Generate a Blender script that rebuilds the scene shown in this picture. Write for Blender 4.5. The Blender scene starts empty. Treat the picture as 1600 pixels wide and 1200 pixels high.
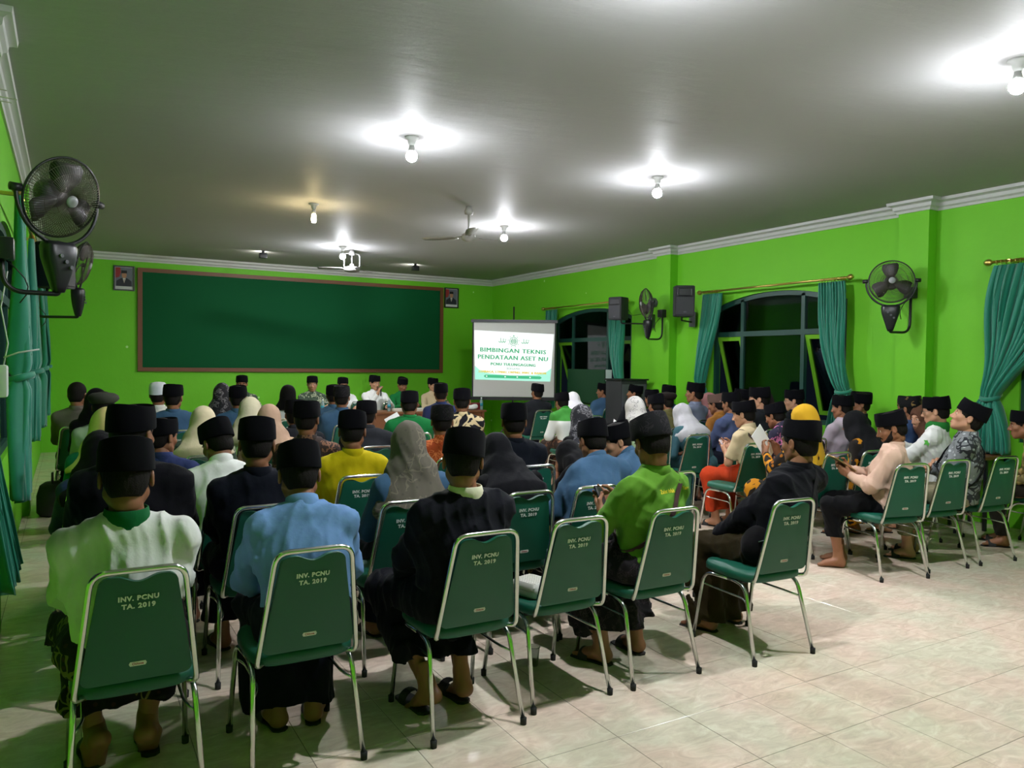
import bpy, math, random
import numpy as np
from mathutils import Vector, Matrix
from mathutils.bvhtree import BVHTree

random.seed(7)
SC = bpy.context.scene
COL = SC.collection
PI = math.pi

# ------------------------------------------------------------------ camera
F_PX, CAM_H = 1197.0, 1.58
_yaw, _pitch, _roll = math.radians(30.1), math.radians(-1.5), math.radians(0.7)
_F = np.array([math.sin(_yaw)*math.cos(_pitch), math.cos(_yaw)*math.cos(_pitch), math.sin(_pitch)])
_R0 = np.array([math.cos(_yaw), -math.sin(_yaw), 0.0])
_U0 = np.cross(_R0, _F)
_R = _R0*math.cos(_roll) + _U0*math.sin(_roll)
_U = -_R0*math.sin(_roll) + _U0*math.cos(_roll)
CAM = np.array([0, 0, CAM_H])
cam_data = bpy.data.cameras.new('camera')
cam_data.sensor_width = 36.0
cam_data.lens = F_PX/1600*36.0
cam_data.clip_start = 0.05
cam = bpy.data.objects.new('camera', cam_data)
cam.matrix_world = Matrix(((_R[0], _U[0], -_F[0], 0), (_R[1], _U[1], -_F[1], 0), (_R[2], _U[2], -_F[2], CAM_H), (0, 0, 0, 1)))
COL.objects.link(cam)
SC.camera = cam

def ray(u, v): return _F + (u-800)/F_PX*_R - (v-600)/F_PX*_U
def at_y(u, v, Y): r = ray(u, v); return CAM + r*Y/r[1]
def at_x(u, v, X): r = ray(u, v); return CAM + r*X/r[0]
def at_z(u, v, z): r = ray(u, v); return CAM + r*(z-CAM_H)/r[2]

# ------------------------------------------------------------------ exposure and night outside
SC.view_settings.view_transform = 'Standard'
SC.view_settings.look = 'None'
SC.view_settings.gamma = 1.0
SC.view_settings.use_curve_mapping = False
SC.view_settings.exposure = 0.0
BULB_POWER = 4100.0            # emission strength of the ceiling bulbs
w = bpy.data.worlds.new('night'); SC.world = w; w.use_nodes = True
w.node_tree.nodes['Background'].inputs[0].default_value = (0.05, 0.08, 0.13, 1)
w.node_tree.nodes['Background'].inputs[1].default_value = 0.06
SC.cycles.max_bounces = 7
SC.cycles.diffuse_bounces = 4
SC.cycles.glossy_bounces = 3
SC.cycles.transparent_max_bounces = 12
SC.cycles.caustics_reflective = False
SC.cycles.caustics_refractive = False
SC.cycles.sample_clamp_indirect = 4.0

# room, metres
RX0, RX1, RY0, RY1, RZ = -0.40, 8.17, -2.6, 15.0, 3.38

# ------------------------------------------------------------------ materials
MATS = {}
def srgb(r, g, b):
    f = lambda c: (c/255/12.92) if c/255 <= 0.04045 else ((c/255+0.055)/1.055)**2.4
    return (f(r), f(g), f(b), 1)
class NT:
    def __init__(s, name):
        s.m = bpy.data.materials.new(name); s.m.use_nodes = True
        s.t = s.m.node_tree; s.b = s.t.nodes['Principled BSDF']
    def n(s, typ, **kw):
        x = s.t.nodes.new(typ)
        for k, v in kw.items():
            if k.startswith('i_'):
                key = k[2:]
                x.inputs[int(key) if key.isdigit() else key.replace('_', ' ')].default_value = v
            else: setattr(x, k, v)
        return x
    def l(s, a, b): s.t.links.new(a, b)
    def geo(s): return s.n('ShaderNodeNewGeometry').outputs['Position']
    def obj(s): return s.n('ShaderNodeTexCoord').outputs['Object']
def plain(name, col, rough=0.6, metal=0.0, spec=0.5, bump=0.0, scale=200.0, **kw):
    if name in MATS: return MATS[name]
    q = NT(name); q.b.inputs['Base Color'].default_value = col
    q.b.inputs['Roughness'].default_value = rough; q.b.inputs['Metallic'].default_value = metal
    q.b.inputs['Specular IOR Level'].default_value = spec
    if bump:
        no = q.n('ShaderNodeTexNoise', i_Scale=scale, i_Detail=3.0); q.l(q.obj(), no.inputs['Vector'])
        bp = q.n('ShaderNodeBump', i_Strength=bump, i_Distance=0.002); q.l(no.outputs[0], bp.inputs['Height'])
        q.l(bp.outputs[0], q.b.inputs['Normal'])
    for k, v in kw.items(): q.b.inputs[k.replace('_', ' ')].default_value = v
    MATS[name] = q.m; return q.m
def emit(name, col, st):
    if name in MATS: return MATS[name]
    q = NT(name); q.b.inputs['Base Color'].default_value = (0, 0, 0, 1)
    q.b.inputs['Emission Color'].default_value = col; q.b.inputs['Emission Strength'].default_value = st
    MATS[name] = q.m; return q.m
def bulb_glow(name, col, st):
    """LED bulb: the diffuser glows most downwards, the collar side much less"""
    if name in MATS: return MATS[name]
    q = NT(name); q.b.inputs['Base Color'].default_value = (0.6, 0.6, 0.6, 1); q.b.inputs['Emission Color'].default_value = col
    s = q.n('ShaderNodeSeparateXYZ'); nm = q.n('ShaderNodeNewGeometry'); q.l(nm.outputs['Normal'], s.inputs[0])
    mr = q.n('ShaderNodeMapRange'); mr.inputs[1].default_value = 0.0; mr.inputs[2].default_value = -0.85; mr.inputs[3].default_value = 0.01*st; mr.inputs[4].default_value = st
    q.l(s.outputs[2], mr.inputs[0]); q.l(mr.outputs[0], q.b.inputs['Emission Strength']); MATS[name] = q.m; return q.m
def cloth(col, name=None, rough=0.85, sheen=0.03):
    name = name or 'cloth_%02x%02x%02x' % tuple(int(c) for c in col)
    if name in MATS: return MATS[name]
    q = NT(name); c = srgb(*col)
    if max(col) < 60: c = tuple(x*0.6 for x in c[:3])
    no = q.n('ShaderNodeTexNoise', i_Scale=7.0, i_Detail=4.0); q.l(q.obj(), no.inputs['Vector'])
    mx = q.n('ShaderNodeMix', data_type='RGBA'); mx.inputs[6].default_value = tuple(x*0.86 for x in c[:3])+(1,)
    mx.inputs[7].default_value = tuple(min(1, x*1.1) for x in c[:3])+(1,)
    q.l(no.outputs[0], mx.inputs[0]); q.l(mx.outputs[2], q.b.inputs['Base Color'])
    n2 = q.n('ShaderNodeTexNoise', i_Scale=35.0, i_Detail=5.0); q.l(q.obj(), n2.inputs['Vector'])
    bp = q.n('ShaderNodeBump', i_Strength=0.35, i_Distance=0.006); q.l(n2.outputs[0], bp.inputs['Height'])
    q.l(bp.outputs[0], q.b.inputs['Normal'])
    q.b.inputs['Roughness'].default_value = rough; q.b.inputs['Sheen Weight'].default_value = sheen
    q.b.inputs['Specular IOR Level'].default_value = 0.12
    MATS[name] = q.m; return q.m
def batik(name, c1, c2, c3=None, scale=14.0, width=0.12, kind='vor'):
    """printed cloth: swirling lines and flecks of c2 and c3 on c1"""
    if name in MATS: return MATS[name]
    q = NT(name); vec = q.obj()
    wn = q.n('ShaderNodeTexNoise', i_Scale=scale*0.35, i_Detail=2.0); q.l(vec, wn.inputs['Vector'])
    add = q.n('ShaderNodeMix', data_type='RGBA', blend_type='ADD'); add.inputs[0].default_value = 0.35
    q.l(vec, add.inputs[6]); q.l(wn.outputs['Color'], add.inputs[7])
    vo = q.n('ShaderNodeTexVoronoi', feature='DISTANCE_TO_EDGE', i_Scale=scale); q.l(add.outputs[2], vo.inputs['Vector'])
    lt = q.n('ShaderNodeMath', operation='LESS_THAN'); lt.inputs[1].default_value = width; q.l(vo.outputs['Distance'], lt.inputs[0])
    n2 = q.n('ShaderNodeTexNoise', i_Scale=scale*0.5, i_Detail=1.0); q.l(vec, n2.inputs['Vector'])
    g2 = q.n('ShaderNodeMath', operation='GREATER_THAN'); g2.inputs[1].default_value = 0.5; q.l(n2.outputs[0], g2.inputs[0])
    mu = q.n('ShaderNodeMath', operation='MULTIPLY'); q.l(lt.outputs[0], mu.inputs[0]); q.l(g2.outputs[0], mu.inputs[1])
    v3 = q.n('ShaderNodeTexVoronoi', feature='F1', i_Scale=scale*1.6); q.l(vec, v3.inputs['Vector'])
    l3 = q.n('ShaderNodeMath', operation='LESS_THAN'); l3.inputs[1].default_value = 0.22; q.l(v3.outputs['Distance'], l3.inputs[0])
    m1 = q.n('ShaderNodeMix', data_type='RGBA'); m1.inputs[6].default_value = srgb(*c1); m1.inputs[7].default_value = srgb(*(c3 or c2))
    q.l(l3.outputs[0], m1.inputs[0])
    m2 = q.n('ShaderNodeMix', data_type='RGBA'); q.l(m1.outputs[2], m2.inputs[6]); m2.inputs[7].default_value = srgb(*c2)
    q.l(mu.outputs[0], m2.inputs[0]); q.l(m2.outputs[2], q.b.inputs['Base Color'])
    q.b.inputs['Roughness'].default_value = 0.85; q.b.inputs['Specular IOR Level'].default_value = 0.25
    MATS[name] = q.m; return q.m

def wall_paint():
    q = NT('lime_wall_paint'); p = q.geo()
    n = q.n('ShaderNodeTexNoise', i_Scale=1.3, i_Detail=6.0, i_Roughness=0.6); q.l(p, n.inputs['Vector'])
    mx = q.n('ShaderNodeMix', data_type='RGBA'); mx.inputs[6].default_value = (0.145, 0.52, 0.017, 1); mx.inputs[7].default_value = (0.18, 0.60, 0.025, 1)
    q.l(n.outputs[0], mx.inputs[0])
    # small chipped flecks where old tape or nails took the paint off
    v = q.n('ShaderNodeTexVoronoi', i_Scale=1.6); q.l(p, v.inputs['Vector'])
    lt = q.n('ShaderNodeMath', operation='LESS_THAN'); lt.inputs[1].default_value = 0.035; q.l(v.outputs['Distance'], lt.inputs[0])
    m2 = q.n('ShaderNodeMix', data_type='RGBA'); m2.inputs[7].default_value = (0.45, 0.75, 0.3, 1)
    q.l(mx.outputs[2], m2.inputs[6]); q.l(lt.outputs[0], m2.inputs[0]); q.l(m2.outputs[2], q.b.inputs['Base Color'])
    n3 = q.n('ShaderNodeTexNoise', i_Scale=14.0, i_Detail=6.0); q.l(p, n3.inputs['Vector'])
    bp = q.n('ShaderNodeBump', i_Strength=0.25, i_Distance=0.01); q.l(n3.outputs[0], bp.inputs['Height']); q.l(bp.outputs[0], q.b.inputs['Normal'])
    q.b.inputs['Roughness'].default_value = 0.55; q.b.inputs['Specular IOR Level'].default_value = 0.3
    return q.m
def ceiling_paint():
    q = NT('white_ceiling_paint'); p = q.geo()
    q.b.inputs['Base Color'].default_value = (0.40, 0.40, 0.40, 1)
    mp = q.n('ShaderNodeMapping'); mp.inputs['Scale'].default_value = (1.0, 3.0, 1.0); mp.inputs['Rotation'].default_value = (0, 0, 0.5); q.l(p, mp.inputs[0])
    n = q.n('ShaderNodeTexNoise', i_Scale=2.4, i_Detail=5.0, i_Roughness=0.6); q.l(mp.outputs[0], n.inputs['Vector'])
    bp = q.n('ShaderNodeBump', i_Strength=0.35, i_Distance=0.02); q.l(n.outputs[0], bp.inputs['Height']); q.l(bp.outputs[0], q.b.inputs['Normal'])
    q.b.inputs['Roughness'].default_value = 0.55; q.b.inputs['Specular IOR Level'].default_value = 0.01
    return q.m
TPX, TPY, TX0, TY0 = 0.395, 0.42, 2.02, 2.55
def tile_mat():
    q = NT('beige_marbled_tile'); p = q.geo()
    mp = q.n('ShaderNodeMapping'); mp.inputs['Scale'].default_value = (1.6, 3.4, 1); mp.inputs['Rotation'].default_value = (0, 0, 0.6); q.l(p, mp.inputs[0])
    n = q.n('ShaderNodeTexNoise', i_Scale=3.8, i_Detail=9.0, i_Roughness=0.66, i_Distortion=1.6); q.l(mp.outputs[0], n.inputs['Vector'])
    cr = q.n('ShaderNodeValToRGB'); q.l(n.outputs[0], cr.inputs[0])
    e = cr.color_ramp.elements; e[0].position = 0.25; e[0].color = srgb(206, 190, 176); e[1].position = 0.72; e[1].color = srgb(244, 234, 222)
    m = cr.color_ramp.elements.new(0.5); m.color = srgb(228, 213, 198)
    n2 = q.n('ShaderNodeTexNoise', i_Scale=2.2, i_Detail=3.0); q.l(p, n2.inputs['Vector'])
    c2 = q.n('ShaderNodeValToRGB'); q.l(n2.outputs[0], c2.inputs[0])
    c2.color_ramp.elements[0].position = 0.4; c2.color_ramp.elements[0].color = srgb(255, 236, 226)
    c2.color_ramp.elements[1].position = 0.62; c2.color_ramp.elements[1].color = srgb(236, 246, 228)
    mx = q.n('ShaderNodeMix', data_type='RGBA', blend_type='MULTIPLY'); mx.inputs[0].default_value = 0.6
    q.l(cr.outputs[0], mx.inputs[6]); q.l(c2.outputs[0], mx.inputs[7]); q.l(mx.outputs[2], q.b.inputs['Base Color'])
    n3 = q.n('ShaderNodeTexNoise', i_Scale=6.0, i_Detail=3.0); q.l(p, n3.inputs['Vector'])
    mr = q.n('ShaderNodeMapRange'); mr.inputs[3].default_value = 0.14; mr.inputs[4].default_value = 0.30; q.l(n3.outputs[0], mr.inputs[0])
    q.l(mr.outputs[0], q.b.inputs['Roughness']); q.b.inputs['Specular IOR Level'].default_value = 0.5
    return q.m
def curtain_mat():
    q = NT('teal_curtain_cloth'); 
    q.b.inputs['Base Color'].default_value = srgb(14, 124, 100); q.b.inputs['Roughness'].default_value = 0.6
    q.b.inputs['Sheen Weight'].default_value = 0.3
    n = q.n('ShaderNodeTexNoise', i_Scale=60.0, i_Detail=3.0); q.l(q.obj(), n.inputs['Vector'])
    bp = q.n('ShaderNodeBump', i_Strength=0.15, i_Distance=0.003); q.l(n.outputs[0], bp.inputs['Height']); q.l(bp.outputs[0], q.b.inputs['Normal'])
    return q.m
M_WALL = wall_paint(); M_CEIL = ceiling_paint(); M_TILE = tile_mat(); M_CURT = curtain_mat()
M_WHITE = plain('white_trim_paint', (0.55, 0.55, 0.55, 1), 0.5)
M_GROUT = plain('grout', srgb(120, 112, 102), 0.9)
M_CHROME = plain('chrome', (0.82, 0.83, 0.82, 1), 0.16, 1.0)
M_BLACK = plain('black_plastic', (0.012, 0.012, 0.016, 1), 0.35)
M_BLACKM = plain('matt_black', (0.02, 0.02, 0.025, 1), 0.7)
M_GREY = plain('grey_plastic', (0.10, 0.10, 0.12, 1), 0.5)
M_GOLD = plain('brass', (0.75, 0.52, 0.16, 1), 0.28, 1.0)
M_VINYL = plain('green_vinyl', srgb(0, 84, 64), 0.5, bump=0.25, scale=700.0)
M_PRINT = plain('white_stencil_paint', srgb(225, 228, 225), 0.7)
M_RUBBER = plain('black_rubber', (0.01, 0.01, 0.01, 1), 0.8)
M_FRAME = plain('dark_green_frame_paint', srgb(22, 66, 58), 0.45)
M_LIME = plain('lime_casement_paint', srgb(120, 190, 40), 0.5)
M_WOOD = plain('brown_wood', srgb(112, 66, 38), 0.5)
M_SKIN = plain('skin', srgb(140, 94, 68), 0.5, spec=0.35, bump=0.12, scale=90.0)
M_SKIN2 = plain('skin_light', srgb(184, 136, 108), 0.5, spec=0.35, bump=0.12, scale=90.0)
M_HAIR = plain('black_hair', (0.008, 0.006, 0.005, 1), 0.7, spec=0.15, bump=0.9, scale=160.0)
M_PECI = plain('black_velvet', (0.003, 0.003, 0.0045, 1), 0.95, spec=0.08, Sheen_Weight=0.02)
M_LIPS = plain('lips', srgb(132, 72, 64), 0.5)
M_EYE = plain('eye_white', srgb(215, 208, 198), 0.25)
M_IRIS = plain('iris', (0.02, 0.012, 0.01, 1), 0.2)
M_SANDAL = plain('dark_sandal_rubber', (0.02, 0.018, 0.018, 1), 0.75)

# ------------------------------------------------------------------ object helpers
def link(name, me, mat=None, parent=None, label=None, cat=None, group=None, kind=None):
    o = bpy.data.objects.new(name, me); COL.objects.link(o)
    if mat is not None and me is not None:
        if len(me.materials) == 0: me.materials.append(mat)
        elif me.materials[0] != mat:
            o.material_slots[0].link = 'OBJECT'; o.material_slots[0].material = mat
    if parent is not None: o.parent = parent
    if label: o['label'] = label
    if cat: o['category'] = cat
    if group: o['group'] = group
    if kind: o['kind'] = kind
    return o
def empty(name, loc, rz=0.0, label=None, cat=None, group=None, kind=None, s=1.0):
    o = bpy.data.objects.new(name, None); COL.objects.link(o); o.empty_display_size = 0.1
    o.location = loc; o.rotation_euler = (0, 0, rz); o.scale = (s, s, s)
    if label: o['label'] = label
    if cat: o['category'] = cat
    if group: o['group'] = group
    if kind: o['kind'] = kind
    return o
def copy_tree(src, loc, rz, label, group=None):
    def rec(o, par):
        c = o.copy(); COL.objects.link(c); c.parent = par
        for ch in KIDS.get(o.name, []): rec(ch, c)
        return c
    r = rec(src, None); r.location = loc; r.rotation_euler = (0, 0, rz); r['label'] = label
    if group: r['group'] = group
    return r
KIDS = {}
def index_kids(root):
    for o in root.children:
        KIDS.setdefault(root.name, []).append(o); index_kids(o)

class MB:
    """collects verts and faces"""
    def __init__(s): s.v = []; s.f = []
    def add(s, v, f):
        b = len(s.v); s.v += [tuple(x) for x in v]; s.f += [tuple(i+b for i in q) for q in f]; return s
    def box(s, x0, x1, y0, y1, z0, z1, mat=None):
        v = [(x, y, z) for z in (z0, z1) for y in (y0, y1) for x in (x0, x1)]
        if mat is not None: v = [tuple(mat @ Vector(p)) for p in v]
        return s.add(v, [(0, 2, 3, 1), (4, 5, 7, 6), (0, 1, 5, 4), (2, 6, 7, 3), (0, 4, 6, 2), (1, 3, 7, 5)])
    def rings(s, rs, closed=True, cap=True, loop=False):
        n = len(rs[0]); b = len(s.v)
        for r in rs: s.v += [tuple(p) for p in r]
        m = len(rs)
        for i in range(m if loop else m-1):
            for j in range(n if closed else n-1):
                a = b+i*n+j; c = b+i*n+(j+1) % n; d = b+((i+1) % m)*n+(j+1) % n; e = b+((i+1) % m)*n+j
                s.f.append((a, c, d, e))
        if cap and not loop:
            s.f.append(tuple(b+j for j in range(n))[::-1]); s.f.append(tuple(b+(m-1)*n+j for j in range(n)))
        return s
    def tube(s, pts, r, n=8, loop=False, flat=None):
        P = [Vector(p) for p in pts]; m = len(P); rs = []; up = None
        for i in range(m):
            if loop: t = P[(i+1) % m]-P[i-1]
            else: t = P[min(i+1, m-1)]-P[max(i-1, 0)]
            t.normalize()
            if up is None:
                up = Vector((0, 0, 1)) if abs(t.z) < 0.9 else Vector((1, 0, 0))
            a = t.cross(up)
            if a.length < 1e-5: a = t.cross(Vector((0, 1, 0)))
            a.normalize(); up = a.cross(t).normalized()
            rr = r[i] if isinstance(r, (list, tuple)) else r
            k = flat or 1.0
            rs.append([P[i]+(a*math.cos(2*PI*j/n)+up*math.sin(2*PI*j/n)*k)*rr for j in range(n)])
        return s.rings(rs, loop=loop)
    def lathe(s, prof, n=20, c=(0, 0, 0), sx=1, sy=1, mat=None):
        rs = [[(c[0]+r*sx*math.cos(2*PI*j/n), c[1]+r*sy*math.sin(2*PI*j/n), c[2]+z) for j in range(n)] for r, z in prof]
        if mat is not None: rs = [[tuple(mat @ Vector(p)) for p in r] for r in rs]
        return s.rings(rs)
    def poly(s, pts, d):
        """extrude a planar outline by vector d"""
        n = len(pts); P = [Vector(p) for p in pts]; D = Vector(d)
        s.add([tuple(p) for p in P]+[tuple(p+D) for p in P],
              [tuple(range(n))[::-1], tuple(range(n, 2*n))]+[(i, (i+1) % n, (i+1) % n+n, i+n) for i in range(n)])
        return s
    def mesh(s, name, smooth=False):
        me = bpy.data.meshes.new(name); me.from_pydata(s.v, [], s.f); me.validate(); me.update()
        if smooth: me.polygons.foreach_set('use_smooth', [True]*len(me.polygons))
        return me
    def obj(s, name, mat, parent=None, smooth=False, **kw): return link(name, s.mesh(name, smooth), mat, parent, **kw)
def fix_normals(me):
    import bmesh
    bm = bmesh.new(); bm.from_mesh(me); bmesh.ops.recalc_face_normals(bm, faces=bm.faces[:]); bm.to_mesh(me); bm.free(); return me
def autosmooth(me, deg=35):
    me.polygons.foreach_set('use_smooth', [True]*len(me.polygons))
    import bmesh
    bm = bmesh.new(); bm.from_mesh(me); bmesh.ops.recalc_face_normals(bm, faces=bm.faces[:])
    c = math.radians(deg)
    for e in bm.edges:
        if len(e.link_faces) == 2 and e.calc_face_angle(0) > c: e.smooth = False
    bm.to_mesh(me); bm.free(); return me
def bevelled(me, w, seg=2):
    import bmesh
    bm = bmesh.new(); bm.from_mesh(me); bmesh.ops.recalc_face_normals(bm, faces=bm.faces[:])
    bmesh.ops.bevel(bm, geom=bm.edges[:], offset=w, segments=seg, affect='EDGES', profile=0.6)
    bm.to_mesh(me); bm.free(); return autosmooth(me, 50)
def fillet(pts, r, n=4):
    """round the inner corners of a polyline"""
    P = [Vector(p) for p in pts]; out = [P[0]]
    for i in range(1, len(P)-1):
        a = (P[i-1]-P[i]); b = (P[i+1]-P[i]); k = min(r, a.length*0.49, b.length*0.49)
        A = P[i]+a.normalized()*k; B = P[i]+b.normalized()*k
        for j in range(n+1):
            t = j/n; out.append(A*(1-t)**2+P[i]*2*t*(1-t)+B*t*t)
    out.append(P[-1]); return out
_font_cache = {}
def text_mesh(txt, size, bold=0.0, depth=0.0006):
    """flat lettering in the XY plane, centred, as vertex/face arrays"""
    key = (txt, size, bold, depth)
    if key in _font_cache: return _font_cache[key]
    cu = bpy.data.curves.new('lettering', 'FONT'); cu.body = txt; cu.size = size; cu.align_x = 'CENTER'; cu.align_y = 'CENTER'
    cu.offset = bold; cu.extrude = depth; cu.resolution_u = 2; cu.space_character = 1.12
    o = bpy.data.objects.new('lettering', cu); COL.objects.link(o)
    dg = bpy.context.evaluated_depsgraph_get(); dg.update()
    me = o.evaluated_get(dg).to_mesh()
    v = [tuple(x.co) for x in me.vertices]; f = [tuple(p.vertices) for p in me.polygons]
    bpy.data.objects.remove(o); bpy.data.curves.remove(cu)
    _font_cache[key] = (v, f); return v, f
def put_text(mb, txt, size, M, bold=0.0, width=None, depth=0.0006):
    v, f = text_mesh(txt, size, bold, depth)
    xs = [p[0] for p in v]; k = 1.0 if not width else width/(max(xs)-min(xs)); cx = (max(xs)+min(xs))/2
    mb.add([tuple(M @ Vector(((p[0]-cx)*k, p[1], p[2]))) for p in v], f)

# ------------------------------------------------------------------ implicit surfaces: smooth bodies and cloth
def smin(a, b, k):
    h = np.maximum(k-np.abs(a-b), 0.0)/k
    return np.minimum(a, b)-h*h*k*0.25
def smax(a, b, k): return -smin(-a, -b, k)
def cap(P, a, b, r1, r2, sx=1.0, sy=1.0):
    """round cone from a to b, optionally stretched along x / y"""
    x = P[0]/sx; y = P[1]/sy; z = P[2]
    ax, ay, az = a[0]/sx, a[1]/sy, a[2]; bx, by, bz = b[0]/sx-ax, b[1]/sy-ay, b[2]-az
    L = bx*bx+by*by+bz*bz+1e-9
    t = np.clip(((x-ax)*bx+(y-ay)*by+(z-az)*bz)/L, 0, 1)
    return np.sqrt((x-ax-bx*t)**2+(y-ay-by*t)**2+(z-az-bz*t)**2)-(r1+(r2-r1)*t)
def ell(P, c, r, rot=None):
    X = [P[i]-c[i] for i in range(3)]
    if rot is not None: X = [rot[0][i]*X[0]+rot[1][i]*X[1]+rot[2][i]*X[2] for i in range(3)]
    q = np.sqrt((X[0]/r[0])**2+(X[1]/r[1])**2+(X[2]/r[2])**2)
    g = np.sqrt((X[0]/r[0]**2)**2+(X[1]/r[1]**2)**2+(X[2]/r[2]**2)**2)+1e-6
    return q*(q-1)/g
def folds(P, amp, seed=0, f=1.0):
    """cloth folds as a displacement in metres"""
    rs = np.random.RandomState(seed+11); out = 0
    wx = P[0]+0.03*np.sin(11*P[2]+rs.rand()*6)+0.02*np.sin(17*P[1]+rs.rand()*6)
    wy = P[1]+0.03*np.sin(13*P[2]+rs.rand()*6)
    for i in range(4):
        k = rs.normal(size=3); k /= np.linalg.norm(k)+1e-6; k[2] *= 0.45
        s = (22+16*i)*f
        out = out+(1-np.abs(np.sin((wx*k[0]+wy*k[1]+P[2]*k[2])*s+rs.rand()*6)))**2/(1+0.5*i)
    return amp*(out/2.0-0.35)
def surfnet(fn, lo, hi, h):
    lo = np.array(lo, float); hi = np.array(hi, float)
    ax = [np.arange(lo[i], hi[i]+h, h, dtype=np.float32) for i in range(3)]
    P = np.meshgrid(*ax, indexing='ij'); V = fn(P).astype(np.float32)
    S = V < 0
    n = [len(a)-1 for a in ax]
    acc = np.zeros((n[0], n[1], n[2], 3), np.float32); cnt = np.zeros((n[0], n[1], n[2]), np.float32)
    for d in range(3):
        o = [1, 1, 1]; o[d] = 0
        sl0 = [slice(None)]*3; sl1 = [slice(None)]*3; sl0[d] = slice(0, -1); sl1[d] = slice(1, None)
        a = V[tuple(sl0)]; b = V[tuple(sl1)]; cr = S[tuple(sl0)] != S[tuple(sl1)]
        t = np.where(cr, a/np.where(a-b == 0, 1, a-b), 0).astype(np.float32)
        e1, e2 = [i for i in range(3) if i != d]
        for i in (0, 1):
            for j in (0, 1):
                s = [slice(None)]*3
                s[e1] = slice(i, n[e1]+i); s[e2] = slice(j, n[e2]+j)
                c = cr[tuple(s)]
                acc[..., d] += np.where(c, t[tuple(s)], 0); acc[..., e1] += c*i; acc[..., e2] += c*j; cnt += c
    m = cnt > 0
    idx = -np.ones(m.shape, np.int64); idx[m] = np.arange(m.sum())
    g = np.stack(np.nonzero(m), 1).astype(np.float32)
    verts = lo+(g+acc[m]/cnt[m][:, None])*h
    quads = []
    for d in range(3):
        sl0 = [slice(None)]*3; sl1 = [slice(None)]*3; sl0[d] = slice(0, -1); sl1[d] = slice(1, None)
        cr = S[tuple(sl0)] != S[tuple(sl1)]
        e1, e2 = (d+1) % 3, (d+2) % 3
        I = list(np.nonzero(cr)); ok = (I[e1] > 0) & (I[e2] > 0) & (I[e1] < n[e1]) & (I[e2] < n[e2])
        I = [x[ok] for x in I]
        def cell(o1, o2):
            J = [x.copy() for x in I]; J[e1] = J[e1]-o1; J[e2] = J[e2]-o2; return idx[J[0], J[1], J[2]]
        q = np.stack([cell(1, 1), cell(0, 1), cell(0, 0), cell(1, 0)], 1)
        ins = S[I[0], I[1], I[2]]
        q[~ins] = q[~ins][:, ::-1]; quads.append(q)
    return verts.astype(np.float32), np.concatenate(quads)
def np_mesh(name, parts):
    """parts: list of (verts, quads) joined in one smooth mesh"""
    V = np.concatenate([p[0] for p in parts]); off = 0; Q = []
    for v, q in parts: Q.append(q+off); off += len(v)
    Q = np.concatenate(Q).astype(np.int32)
    me = bpy.data.meshes.new(name)
    me.vertices.add(len(V)); me.vertices.foreach_set('co', V.astype(np.float32).ravel())
    me.loops.add(Q.size); me.loops.foreach_set('vertex_index', Q.ravel())
    me.polygons.add(len(Q)); me.polygons.foreach_set('loop_start', np.arange(len(Q), dtype=np.int32)*4)
    me.polygons.foreach_set('use_smooth', np.ones(len(Q), bool))
    me.update(calc_edges=True); me.validate(); return me
def xf(part, M):
    A = np.array(M)[:3, :3]; t = np.array(M)[:3, 3]; v, q = part
    if np.linalg.det(A) < 0: q = q[:, ::-1]
    return (v @ A.T+t, q)

# ================================================================== ROOM
RZ = 3.42
PIL = [(4.93, 5.28), (9.02, 9.34)]           # pilasters on both long walls
PD, PDL = 0.15, 0.06
WINS = [(1.83, 4.05), (6.02, 8.25), (10.12, 12.45)]
WINS_BACK = [(-2.2, -0.1)]
SILL, SPRING, PEAK, TH = 0.86, 2.42, 2.60, 0.16

def arch(y0, y1, n=12):
    out = []
    for i in range(n+1):
        t = -1+2*i/n
        out.append((y0+(y1-y0)*i/n, SPRING+(PEAK-SPRING)*(1-t*t)))
    return out
def side_wall(name, X, s):
    """s=+1: the room lies at smaller X (right wall), the wall thickness goes outwards"""
    mb = MB(); A, B = X, X+s*TH
    def slab(y0, y1, z0, z1, d=0.0):
        mb.box(min(A-s*d, B), max(A-s*d, B), y0, y1, z0, z1)
    ys = [RY0]
    for y0, y1 in WINS: ys += [y0, y1]
    ys.append(RY1)
    for i in range(0, len(ys), 2): slab(ys[i], ys[i+1], 0, RZ)
    for y0, y1 in WINS:
        slab(y0, y1, 0, SILL)
        ar = arch(y0, y1)
        for (a, za), (b, zb) in zip(ar[:-1], ar[1:]):
            v = [(x, y, z) for x in (A, B) for y, z in ((a, za), (b, zb), (b, RZ), (a, RZ))]
            mb.add(v, [(0, 1, 2, 3), (7, 6, 5, 4), (0, 4, 5, 1)])
    pd = PD if s > 0 else PDL
    for y0, y1 in PIL: mb.box(min(A, A-s*pd), max(A, A-s*pd), y0, y1, 0, RZ)
    me = fix_normals(mb.mesh(name)); return link(name, me, M_WALL, kind='structure')
side_wall('wall_right', RX1, 1)
side_wall('wall_left', RX0, -1)
MB().box(RX0-TH, RX1+TH, RY1, RY1+0.15, 0, RZ).obj('wall_back', M_WALL, kind='structure')
MB().box(RX0-TH, RX1+TH, RY0-0.15, RY0, 0, RZ).obj('wall_front', M_WALL, kind='structure')
MB().box(RX0-TH, RX1+TH, RY0-0.15, RY1+0.15, RZ, RZ+0.1).obj('ceiling', M_CEIL, kind='structure')

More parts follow.
